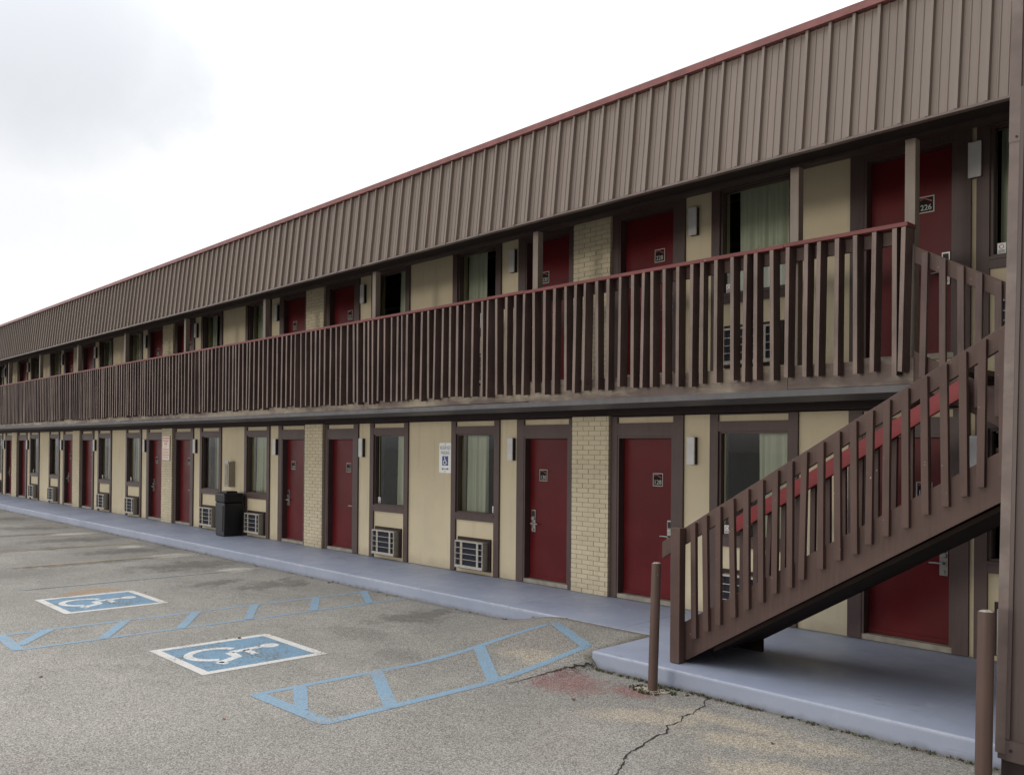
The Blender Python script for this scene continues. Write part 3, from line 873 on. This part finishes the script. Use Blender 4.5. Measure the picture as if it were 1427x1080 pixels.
near_x = [-3.26, -3.345, -3.522, -3.697, -3.872, -4.043, -4.173, -4.363, -4.535, -4.711, -4.82, -4.978, -5.169, -5.347, -5.464, -5.643, -5.82, -5.985, -6.10]
rb = random.Random(11)
x = near_x[-1]
while x > XEND + .2:
    x -= rb.choice([.145, .165, .175, .160, .19, .115, .17]); near_x.append(x)
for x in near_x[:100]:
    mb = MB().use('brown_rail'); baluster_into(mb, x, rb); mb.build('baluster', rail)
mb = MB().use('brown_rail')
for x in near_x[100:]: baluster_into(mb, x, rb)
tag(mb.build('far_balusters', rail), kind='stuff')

# ------------------------------------------------------------------ staircase
ST = thing('staircase', (-4.95, -2.2, -.035), 'brown wooden switchback staircase with red inner handrail rising beside the tall clad column', 'staircase')
SL = .597                       # slope of the lower flight
YO, YI = -2.125, -1.32          # outer and inner stringer planes
def zline(x, x0, z0): return z0 + (x - x0) * SL
TOPX = -1.86; MIDZ = 2.13
def sloped(mb, x0, x1, zlo0, zhi0, xr, y0, y1, plumb0=None):
    """board between two parallel sloped lines; z values given at xr; both ends plumb."""
    mb.prism([(x0, zlo0 + (x0 - xr) * SL), (x1, zlo0 + (x1 - xr) * SL), (x1, zhi0 + (x1 - xr) * SL), (x0, zhi0 + (x0 - xr) * SL)], 'y', y0, y1)
gz = -.034
# lower flight: stringers cut level at the foot
for y0, y1 in ((YO - .045, YO), (YI, YI + .045)):
    mb = MB().use('brown_stair')
    lo0, hi0 = -.03, .335       # at x=-4.95
    xfoot = -5.10
    zt = hi0 + (xfoot + 4.95) * SL
    xa = -4.95 + (gz + .003 - lo0) / SL
    mb.prism([(xfoot, gz + .003), (xa, gz + .003), (TOPX, lo0 + (TOPX + 4.95) * SL), (TOPX, hi0 + (TOPX + 4.95) * SL), (xfoot, zt)], 'y', y0, y1)
    mb.build('stringer', ST)
# treads and risers
NT_ = 12; rise = (MIDZ - gz) / NT_; run = rise / SL; xs0 = -5.06
for i in range(NT_ - 1):
    x = xs0 + i * run; z = gz + rise * (i + 1)
    mb = MB().use('brown_stair'); mb.box(x - .03, x + run, YO + .001, YI - .001, z - .045, z); mb.build('tread', ST)
    mb = MB().use('brown_stair'); mb.box(x, x + .025, YO + .001, YI - .001, z - rise + .001, z - .046); mb.build('riser', ST)
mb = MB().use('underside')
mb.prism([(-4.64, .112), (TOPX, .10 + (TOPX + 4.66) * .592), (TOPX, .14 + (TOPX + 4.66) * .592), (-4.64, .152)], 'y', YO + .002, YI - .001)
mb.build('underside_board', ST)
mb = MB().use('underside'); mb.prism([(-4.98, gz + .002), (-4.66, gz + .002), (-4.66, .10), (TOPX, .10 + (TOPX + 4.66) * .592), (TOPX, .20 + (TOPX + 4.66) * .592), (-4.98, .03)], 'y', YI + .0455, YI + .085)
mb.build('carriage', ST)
# mid landing
mb = MB().use('brown_stair'); mb.box(TOPX + .001, -.55, -2.2, -.06, MIDZ - .25, MIDZ); mb.build('mid_landing', ST)
for px, py in ((-.65, -2.1), (-.65, -.2), (-1.70, -.2)):
    mb = MB().use('brown'); mb.box(px - .05, px + .05, py - .05, py + .05, gz + .002, MIDZ - .251); mb.build('landing_post', ST)
# outer railing of the lower flight
mb = MB().use('brown_stair'); sloped(mb, -5.20, TOPX + .1, 1.105, 1.262, -4.88, YO - .047, YO - .008); mb.build('top_rail', ST, bevel=.004)
mb = MB().use('brown_stair'); mb.box(-5.03, -4.925, YO - .140, YO - .0475, gz + .002, 1.225); mb.build('newel_post', ST, bevel=.005)
bx = [-4.82, -4.695, -4.55, -4.415, -4.265, -4.122, -3.98, -3.845, -3.712, -3.568, -3.43, -3.292, -3.157, -3.024, -2.885, -2.745, -2.605, -2.47, -2.335, -2.20, -2.06]
rs = random.Random(21)
for i, x in enumerate(bx):
    mb = MB().use('brown_stair'); w = .027
    zt = 1.238 + (x + 4.88) * SL; zb = .225 + (x + 4.82) * SL + rs.uniform(-.015, .02)
    lean = rs.gauss(-.012, .010)
    a = [(x - w - lean, YO - .088, zb), (x + w - lean, YO - .088, zb + .004), (x + w - lean, YO - .0475, zb + .004), (x - w - lean, YO - .0475, zb)]
    b_ = [(x - w, YO - .088, zt - .015), (x + w, YO - .088, zt + .01), (x + w, YO - .0475, zt + .01), (x - w, YO - .0475, zt - .015)]
    mb.hexa(a, b_); mb.build('baluster', ST, bevel=.002)
# inner railing: red board with balusters below, outside the gallery edge
mb = MB().use('redboard'); sloped(mb, -4.955, -2.74, 1.105, 1.262, -4.955, YI - .048, YI - .008); mb.build('red_handrail', ST, bevel=.004)
rs = random.Random(22)
x = -4.86
while x < -2.75:
    mb = MB().use('brown_stair'); w = .024
    mb.box(x - w, x + w, YI - .006, YI + .034, .30 + (x + 4.88) * SL, 1.20 + (x + 4.955) * SL, rot=Matrix.Rotation(rs.gauss(0, .012), 3, 'Y'), piv=(x, YI, 1.2)); mb.build('baluster', ST)
    x += .150
# upper flight from the mid landing back to the gallery
S2 = -.56
def sl2(mb, x0, x1, zlo, zhi, xr, y0, y1):
    mb.prism([(x0, zlo + (x0 - xr) * S2), (x1, zlo + (x1 - xr) * S2), (x1, zhi + (x1 - xr) * S2), (x0, zhi + (x0 - xr) * S2)], 'y', y0, y1)
mb = MB().use('brown_stair'); sl2(mb, DECK_END + .003, -1.80, 2.545, 2.83, DECK_END, DECK_Y - .042, DECK_Y - .002); mb.build('stringer', ST)
mb = MB().use('brown_stair'); sl2(mb, DECK_END + .003, -1.80, 2.56, 2.83, DECK_END, -.10, -.06); mb.build('stringer', ST)
n2 = 4; r2 = (F2 - MIDZ) / n2; run2 = .33
for i in range(n2 - 1):
    x = DECK_END + .01 + i * run2; z = F2 - r2 * (i + 1)
    mb = MB().use('brown_stair'); mb.box(x, x + run2 + .03, DECK_Y, -.101, z - .045, z); mb.build('tread', ST)
mb = MB().use('brown_stair'); sl2(mb, DECK_END + .004, -1.80, 3.592, 3.738, DECK_END, DECK_Y - .052, DECK_Y - .012); mb.build('top_rail', ST, bevel=.004)
rs = random.Random(23)
for i in range(10):
    x = -3.115 + .145 * i
    mb = MB().use('brown_rail'); w = .026
    zt = 3.72 + (x - DECK_END) * S2; zb = 2.63 + (x - DECK_END) * S2 + rs.uniform(-.01, .02)
    mb.box(x - w, x + w, DECK_Y - .092, DECK_Y - .0525, zb, zt, rot=Matrix.Rotation(rs.gauss(0, .008), 3, 'Y'), piv=(x, DECK_Y, zt)); mb.build('baluster', ST, bevel=.002)

# ------------------------------------------------------------------ clad column at the right
cx0, cyf = -2.075, -2.70
CO = thing('clad_column', (-1.5, -2.5, GROUND), 'tall brown metal clad column in front of the stair landing, reaching above the parapet', 'column')
mb = MB().use('clad'); mb.box(cx0 + .012, -1.0, cyf + .012, -2.30, -.06, 6.4); mb.build('cladding', CO)
mb = MB().use('flash'); mb.box(cx0, cx0 + .062, cyf, cyf + .0115, -.02, 3.98); mb.box(cx0 - .002, cx0 + .064, cyf - .004, cyf + .0115, 3.97, 6.41)
mb.box(cx0, cx0 + .0115, cyf + .0116, cyf + .10, -.02, 6.4)
mb.build('corner_flashing', CO)
mb = MB().use('clad'); mb.box(cx0 + .065, cx0 + .088, cyf - .006, cyf + .0118, .08, 4.32); mb.box(cx0 + .100, -1.0, cyf + .004, cyf + .0118, 4.33, 6.4); mb.build('seam_strip', CO)
mb = MB().use('clad'); mb.box(cx0 + .066, -.99, cyf - .018, cyf + .0118, -.055, .075); mb.build('skirting_board', CO)
mb = MB().use('lampblack'); mb.tube([(cx0 + .10, cyf - .018, .015), (cx0 + .10, cyf - .026, .015)], .010, 8); mb.tube([(cx0 + .045, cyf - .004, 4.0), (cx0 + .045, cyf - .010, 4.0)], .008, 8); mb.build('bolt', CO)
mb = MB().use('frieze'); mb.box(cx0 + .03, -1.02, cyf + .03, -2.32, GROUND - .05, -.0605); mb.build('base', CO)
mb = MB().use('coping'); mb.box(cx0 - .02, -.97, cyf - .03, -2.28, 6.415, 6.47); mb.build('cap', CO)

CO.rotation_euler.y = RAD(.9)

# ------------------------------------------------------------------ bollards
M['bollard'] = wood_paint('bollard_brown_paint', (.098, .062, .051), chip=(.16, .10, .07), chips=.8, rough=.5)
M['bollardtop'] = plain('bare_concrete_cap', (.34, .30, .26), .9, 0, .3, scale=40)
def bollard(x, y, lean, label, r):
    z = ground_z(x, y)
    mb = MB().use('bollard')
    mb.tube([(x, y, z - .05), (x + lean * .5, y, z + .55), (x + lean, y, z + 1.135), (x + lean, y, z + 1.145)], [r, r, r, r * .97], 28, cap=False)
    mb.use('bollardtop'); mb.tube([(x + lean, y, z + 1.128), (x + lean, y, z + 1.141), (x + lean, y, z + 1.150)], [r * .96, r * .955, r * .55], 28)
    mb.use('drygrass')
    o = mb.build('bollard'); 
    for p_ in o.data.polygons: p_.use_smooth = len(p_.vertices) == 4
    return tag(o, label, 'bollard', 'brown steel bollards guarding the stair landing')
bollard(-4.90, -2.69, .035, 'brown steel pipe bollard leaning slightly in front of the foot of the stairs', .043)
bollard(-2.055, -2.96, .012, 'brown steel pipe bollard standing close in front of the tall clad column', .050)
M['concpad'] = plain('pale_concrete_footing', (.42, .37, .30), .95, 0, .25, scale=30)
mb = MB().use('concpad')
pts = [(-4.90 + (.15 + .035 * math.sin(k * 2.1)) * math.cos(k * .5236), -2.69 + (.10 + .02 * math.sin(k * 1.3)) * math.sin(k * .5236)) for k in range(12)]
mb.prism(pts, 'z', GROUND - .02, GROUND + .011); tag(mb.build('concrete_footing'), kind='structure')

# ------------------------------------------------------------------ wall lamps
ORD = ['first', 'second', 'third', 'fourth', 'fifth', 'sixth', 'seventh', 'eighth', 'ninth', 'tenth', 'eleventh', 'twelfth', 'thirteenth', 'fourteenth']
LZ, LZU = 1.775, 4.575
proto_l = None
sc_sorted = sorted(sconces, key=lambda q: -q['x'])
def lamp_label(i, up):
    near = {0: 'right of door %d, half behind the stair railing' % (126), 1: 'between door 128 and the window by the stairs', 2: 'left of door 130 beside the curtained window'}
    nearu = {0: 'right of door 226 near the tall column', 1: 'right of door 228 beside the curtained window', 2: 'left of door 230 beside the curtained window'}
    if up: return 'shaded grey box lamp upstairs ' + nearu[i] if i in nearu else 'shaded box lamp on upper gallery wall, %s from the staircase end' % ORD[i]
    return 'white fronted box lamp downstairs ' + near[i] if i in near else 'white fronted box lamp on ground floor wall, %s from the staircase end' % ORD[i]
for up in (0, 1):
    for i, q in enumerate(sc_sorted):
        loc = (q['x'], 0, LZU if up else LZ)
        if proto_l is None:
            proto_l = thing('wall_lamp', loc, '', 'wall lamp')
            mb = MB().use('lampblack'); mb.box(loc[0] - .040, loc[0] + .066, -.052, -.0008, loc[2] + .004, loc[2] + .336); mb.build('lamp_body', proto_l)
            mb = MB().use('lampwhite'); mb.box(loc[0] - .046, loc[0] + .072, -.074, -.0525, loc[2], loc[2] + .342, bev=.006); mb.build('lamp_cover', proto_l)
            o = proto_l
        else: o = copy_tree(proto_l, loc)
        tag(o, lamp_label(i, up), 'wall lamp', 'box lamps beside the upper doors' if up else 'box lamps beside the ground floor doors')

# ------------------------------------------------------------------ air conditioners
wins = sorted([w for w in windows], key=lambda w: -(w['x0'] + w['x1']))
def make_ac(loc):
    r_ = thing('air_conditioner', loc, '', 'air conditioner'); x, _, z = loc
    hw = .333
    mb = MB().use('frieze'); mb.box(x - .39, x + .39, -.030, -.0008, z + .055, z + .555); mb.build('wall_sleeve', r_)
    mb = MB().use('accase')
    y0, y1 = -.135, -.0305; z0, z1 = z + .085, z + .508; k = .016
    mb.box(x - hw, x + hw, y0 + .012, y1, z1 - k, z1); mb.box(x - hw, x + hw, y0 + .012, y1, z0, z0 + k)
    mb.box(x - hw, x - hw + k, y0 + .012, y1, z0 + k, z1 - k); mb.box(x + hw - k, x + hw, y0 + .012, y1, z0 + k, z1 - k)
    mb.build('casing', r_)
    mb = MB().use('accore'); mb.box(x - hw + k + .0005, x + hw - k - .0005, y0 + .05, y0 + .06, z0 + k + .0005, z1 - k - .0005)
    n = 46
    for i in range(n):
        xx = x - hw + k + .008 + (2 * hw - 2 * k - .016) * i / (n - 1); mb.box(xx - .0015, xx + .0015, y0 + .030, y0 + .0495, z0 + k + .001, z1 - k - .001)
    mb.build('coil_fins', r_)
    mb = MB().use('acbar'); b0, b1 = y0, y0 + .0115
    mb.box(x - hw, x + hw, b0, b1, z1 - .022, z1); mb.box(x - hw, x + hw, b0 - .004, b1, z0, z0 + .042)
    mb.box(x - hw, x - hw + .016, b0, b1, z0 + .042, z1 - .022); mb.box(x + hw - .018, x + hw, b0, b1, z0 + .042, z1 - .022)
    mb.box(x + hw - .150, x + hw - .105, b0 + .001, b1 + .006, z0 + .042, z1 - .022)
    mb.use('accase'); mb.box(x - hw + .11, x - hw + .165, b1 + .004, b1 + .014, z0 + .042, z1 - .022)
    mb.use('acbar')
    for i in range(1, 4):
        zz = z0 + .042 + (z1 - z0 - .064) * i / 4; mb.box(x - hw + .016, x + hw - .018, b0 + .002, b1 - .001, zz - .0042, zz + .0042)
    mb.build('grille', r_)
    return r_
proto_ac = None
def ac_label(i, up):
    if up:
        d = {0: 'air conditioner upstairs right of door 226, mostly behind the tall column', 1: 'air conditioner behind the balusters between doors 226 and 228',
             2: 'air conditioner behind the balusters left of door 230'}
        return d.get(i) or 'air conditioner under an upper gallery window, %s from the staircase end' % ORD[i]
    d = {0: 'air conditioner under the ground floor window right of door 126', 1: 'air conditioner behind the lower stairs between doors 126 and 128',
         2: 'beige air conditioner under the curtained window left of door 130', 3: 'beige air conditioner under the dark window left of the reserved parking sign',
         4: 'beige air conditioner just right of the black bin', 5: 'beige air conditioner just left of the black bin'}
    return d.get(i) or 'beige air conditioner under a ground floor window, %s from the staircase end' % ORD[i]
for up in (0, 1):
    for i, w in enumerate(wins):
        loc = ((w['x0'] + w['x1']) / 2 , 0, F2 if up else 0)
        if proto_ac is None: o = proto_ac = make_ac(loc)
        else: o = copy_tree(proto_ac, loc)
        tag(o, ac_label(i, up), 'air conditioner', 'air conditioners under the upper windows' if up else 'air conditioners under the ground floor windows')

# ------------------------------------------------------------------ bin, wall box, signs
bx0, bx1, by0, by1 = -18.66, -18.20, -.53, -.07
BN = thing('trash_can', ((bx0 + bx1) / 2, (by0 + by1) / 2, 0), 'tall square black plastic trash can on the walkway against the wall', 'trash can')
mb = MB().use('blackplastic')
mb.prism([(bx0 + .02, .001), (bx1 - .02, .001), (bx1, .72), (bx0, .72)], 'y', by0 + .01, by1 - .01)
mb.build('bin_body', BN, bevel=.02)
mb = MB().use('blackplastic'); mb.box(bx0 - .003, bx1 + .003, by0 - .003, by1 + .0, .722, .93); mb.build('bin_lid', BN, bevel=.035)
mb = MB().use('blackplastic'); mb.box(bx0 + .10, bx1 - .10, by0 + .10, by1 - .10, .925, .968); mb.build('lid_cap', BN, bevel=.012)
mb = MB().use('lampblack'); mb.box(bx0 + .05, bx1 - .05, by0 - .007, by0 - .0035, .76, .89); mb.box(bx1 + .0035, bx1 + .007, by0 + .06, by1 - .06, .76, .89); mb.build('push_flap', BN, bevel=.003)
mb = MB().use('blackplastic'); mb.box(bx0 + .06, bx1 - .06, by0 - .002, by0 + .012, .10, .66); mb.build('front_panel', BN, bevel=.004)

EX = thing('wall_box', (-18.9, 0, 1.04), 'narrow beige metal box fixed to the wall panel above the black trash can', 'wall box')
mb = MB().use('beige'); mb.box(-19.01, -18.80, -.15, -.0008, 1.04, 1.60); mb.build('box_body', EX, bevel=.006)
mb = MB().use('acbar'); mb.box(-19.015, -18.80, -.165, -.1505, 1.555, 1.64); mb.build('box_hood', EX, bevel=.006)
mb = MB().use('thresh'); mb.box(-18.985, -18.845, -.156, -.1505, 1.09, 1.53); mb.build('front_plate', EX)

# reserved parking sign
SG = thing('parking_sign', (-11.228, 0, 1.55), 'white reserved parking sign with blue wheelchair square and green arrow on the cream wall', 'sign')
sx0, sx1, sz0, sz1 = -11.385, -11.07, 1.55, 2.038
def rrect(x0, x1, z0, z1, r, n=5):
    pts = []
    for cx, cz, a0 in ((x1 - r, z0 + r, -90), (x1 - r, z1 - r, 0), (x0 + r, z1 - r, 90), (x0 + r, z0 + r, 180)):
        for k in range(n + 1): a = RAD(a0 + 90 * k / n); pts.append((cx + r * math.cos(a), cz + r * math.sin(a)))
    return pts
mb = MB().use('signwhite'); mb.prism(rrect(sx0, sx1, sz0, sz1, .03), 'y', -.012, -.0008)
mb.build('sign_plate', SG)
mb = MB(); cxs = (sx0 + sx1) / 2
text_into(mb, 'RESERVED', .082, (cxs, -.0132, 1.953), 'signgreen', width=.262)
text_into(mb, 'PARKING', .080, (cxs, -.0132, 1.873), 'signgreen', width=.222)
mb.use('signgreen')
mb.poly([(cxs - .06, -.0132, 1.609), (cxs + .06, -.0132, 1.609), (cxs + .06, -.0132, 1.621), (cxs - .06, -.0132, 1.621)])
for s in (-1, 1): mb.poly([(cxs + s * .092, -.0132, 1.615), (cxs + s * .052, -.0132, 1.635), (cxs + s * .052, -.0132, 1.595)])
mb.build('lettering', SG)
mb = MB().use('signblue'); bw = .077
mb.poly([(cxs - bw, -.0132, 1.670), (cxs + bw, -.0132, 1.670), (cxs + bw, -.0132, 1.822), (cxs - bw, -.0132, 1.822)])
mb.use('signwhite')
for pl in wheelchair(.095): mb.poly([(cxs - bw + .0 + p[0] * bw * 2, -.0142, 1.668 + p[1] * .155) for p in pl])
mb.build('wheelchair_emblem', SG)
mb = MB().use('lampblack')
for zz in (2.015, 1.573): mb.tube([(cxs, -.012, zz), (cxs, -.017, zz)], .008, 8)
mb.build('sign_bolt', SG)

# notice on the third pier
xp = XP0 - 2 * P
PO = thing('notice_board', (xp, -.08, 1.58), 'glossy pinkish white notice with red lettering on a cream brick pier', 'notice')
mb = MB().use('platewhite'); mb.box(xp - .24, xp + .24, -.096, -.081, 1.575, 2.205); mb.build('notice_frame', PO)
mb = MB().use('poster'); mb.box(xp - .225, xp + .225, -.0985, -.0962, 1.59, 2.19); mb.build('notice_sheet', PO)
mb = MB().use('postertxt'); rp = random.Random(4)
for z, h, n, sp in ((2.115, .050, 6, .40), (2.045, .05, 5, .36), (1.975, .050, 3, .20), (1.835, .032, 9, .38), (1.765, .032, 8, .36), (1.700, .032, 9, .38), (1.640, .026, 8, .34)):
    w = sp / n
    for i in range(n):
        x = xp - sp / 2 + i * w
        mb.poly([(x, -.0995, z), (x + w * .34, -.0995, z), (x + w * .34, -.0995, z + h), (x, -.0995, z + h)])
        mb.poly([(x + w * .36, -.0995, z + h * rp.choice([0, .4, .75])), (x + w * .74, -.0995, z + h * .4), (x + w * .74, -.0995, z + h * rp.uniform(.6, 1)), (x + w * .36, -.0995, z + h)])
mb.build('notice_lettering', PO)

# ------------------------------------------------------------------ camera (fitted to the photograph)
F_PX, W_PX, H_PX = 1229.5, 1427.0, 1080.0
yaw, pit, rol, cy = RAD(43.0), RAD(.261), RAD(.522), 620.1
f = Vector((-math.cos(yaw) * math.cos(pit), math.sin(yaw) * math.cos(pit), math.sin(pit)))
r = f.cross(Vector((0, 0, 1))).normalized(); u = r.cross(f)
R_ = r * math.cos(rol) + u * math.sin(rol); U_ = -r * math.sin(rol) + u * math.cos(rol)
cam = bpy.data.cameras.new('camera'); co = bpy.data.objects.new('camera', cam); COL.objects.link(co)
mw = Matrix.Identity(4)
for i in range(3): mw[i][0], mw[i][1], mw[i][2], mw[i][3] = R_[i], U_[i], -f[i], CAM[i]
co.matrix_world = mw
cam.sensor_width = 36; cam.lens = 36 * F_PX / W_PX; cam.shift_y = (cy - H_PX / 2) / W_PX
cam.clip_start = .05; cam.clip_end = 4000
scene.camera = co

# ------------------------------------------------------------------ light: bright broken overcast with a low veiled sun in front of the facade
SUN_EL = RAD(4.0)
sun_from = Vector((-.10, -1.0, 0)).normalized() * math.cos(SUN_EL) + Vector((0, 0, math.sin(SUN_EL)))
sl = bpy.data.lights.new('sun', 'SUN'); sl.energy = .5; sl.angle = RAD(10); sl.color = (1.0, .93, .82)
so = bpy.data.objects.new('sun', sl); COL.objects.link(so)
so.rotation_euler = sun_from.to_track_quat('Z', 'Y').to_euler(); so.location = (0, -30, 20)

w = bpy.data.worlds.new('World'); scene.world = w; w.use_nodes = True
nt = w.node_tree; nt.nodes.clear(); t = NT(nt)
sky = t.new('ShaderNodeTexSky', sky_type='NISHITA'); sky.sun_disc = False
sky.sun_elevation = SUN_EL; sky.sun_rotation = math.atan2(sun_from.x, sun_from.y)
d = t.new('ShaderNodeTexCoord').outputs['Generated']
dz = t.sep(d)[2]
pl = t.vmath('DIVIDE', d, t.comb(t.math('ADD', dz, .35), t.math('ADD', dz, .35), t.math('ADD', dz, .35)))
n1 = t.noise(pl, 1.1, 7, .55, .3)
# two grey banks of cloud high on the left, a fainter one over the roof
def dirpix(px, py):
    c_ = f + R_ * ((px - W_PX / 2) / F_PX) - U_ * ((py - cy) / F_PX)
    return c_.normalized()
acc = None
for px, py, a0, a1, wgt in ((40, 20, .978, .9996, .95), (170, 90, .992, .9997, .8), (30, 285, .996, .9998, .5), (120, 305, .997, .9999, .45), (420, -20, .985, .9995, .5), (720, -10, .986, .9995, .42), (1000, 60, .985, .9995, .62)):
    k = t.math('ADD', t.vmath('DOT_PRODUCT', t.vmath('NORMALIZE', d), tuple(dirpix(px, py))), t.math('MULTIPLY', t.math('SUBTRACT', t.noise(d, 6, 8, .62), .5), .010))
    k = t.smooth(k, a0, a1, 0, wgt); acc = k if acc is None else t.math('MAXIMUM', acc, k)
grey = t.math('MAXIMUM', t.smooth(n1, .60, .85, 0, .35), acc)
cl = t.mix(grey, (1.22, 1.22, 1.23), (.72, .745, .79))
# overcast: brightest overhead, dimmer towards the ground, added dimming of the unseen +x side to shade side faces
dn = t.sep(d)
zen = t.smooth(dn[2], .25, .85, 0, 1)
lum = t.math('ADD', 1.0, t.math('MULTIPLY', zen, 1.15))
east = t.smooth(t.vmath('DOT_PRODUCT', d, (.85, -.53, 0)), .0, .75, 1.0, .20)
# in front of the facade: a bright open strip along the horizon under a darker bank of cloud
front = t.smooth(dn[1], -.35, -.02, 1, 0)
bank = t.math('MULTIPLY', t.smooth(dn[2], .16, .235, 0, 1), t.smooth(dn[2], .35, .60, 1, 0))
strip = t.math('MULTIPLY', t.smooth(dn[2], .018, .045, 0, 1), t.smooth(dn[2], .17, .225, 1, 0))
fl = t.math('ADD', 1.0, t.math('MULTIPLY', front, t.math('ADD', t.math('MULTIPLY', bank, -.58), t.math('MULTIPLY', strip, .55))))
low = t.math('MULTIPLY', front, t.smooth(dn[2], .0, .04, .5, 0))
lum = t.math('MULTIPLY', t.math('MULTIPLY', lum, east), t.math('SUBTRACT', fl, low))
cl = t.mix(1.0, cl, t.comb(lum, lum, lum), 'MULTIPLY')
bg1 = t.new('ShaderNodeBackground'); t.put(bg1.inputs[0], sky.outputs[0]); bg1.inputs[1].default_value = .10
bg2 = t.new('ShaderNodeBackground'); t.put(bg2.inputs[0], cl); bg2.inputs[1].default_value = 1.0
mx = t.new('ShaderNodeMixShader'); mx.inputs[0].default_value = .90
ow = t.new('ShaderNodeOutputWorld')
nt.links.new(bg1.outputs[0], mx.inputs[1]); nt.links.new(bg2.outputs[0], mx.inputs[2]); nt.links.new(mx.outputs[0], ow.inputs[0])

scene.view_settings.view_transform = 'Standard'; scene.view_settings.look = 'None'
scene.view_settings.exposure = .12; scene.view_settings.gamma = 1
scene.render.engine = 'CYCLES'
try:
    scene.cycles.use_denoising = True
    scene.cycles.max_bounces = 8
except Exception: pass
for o in bpy.data.objects:
    if '_w' in o: del o['_w']
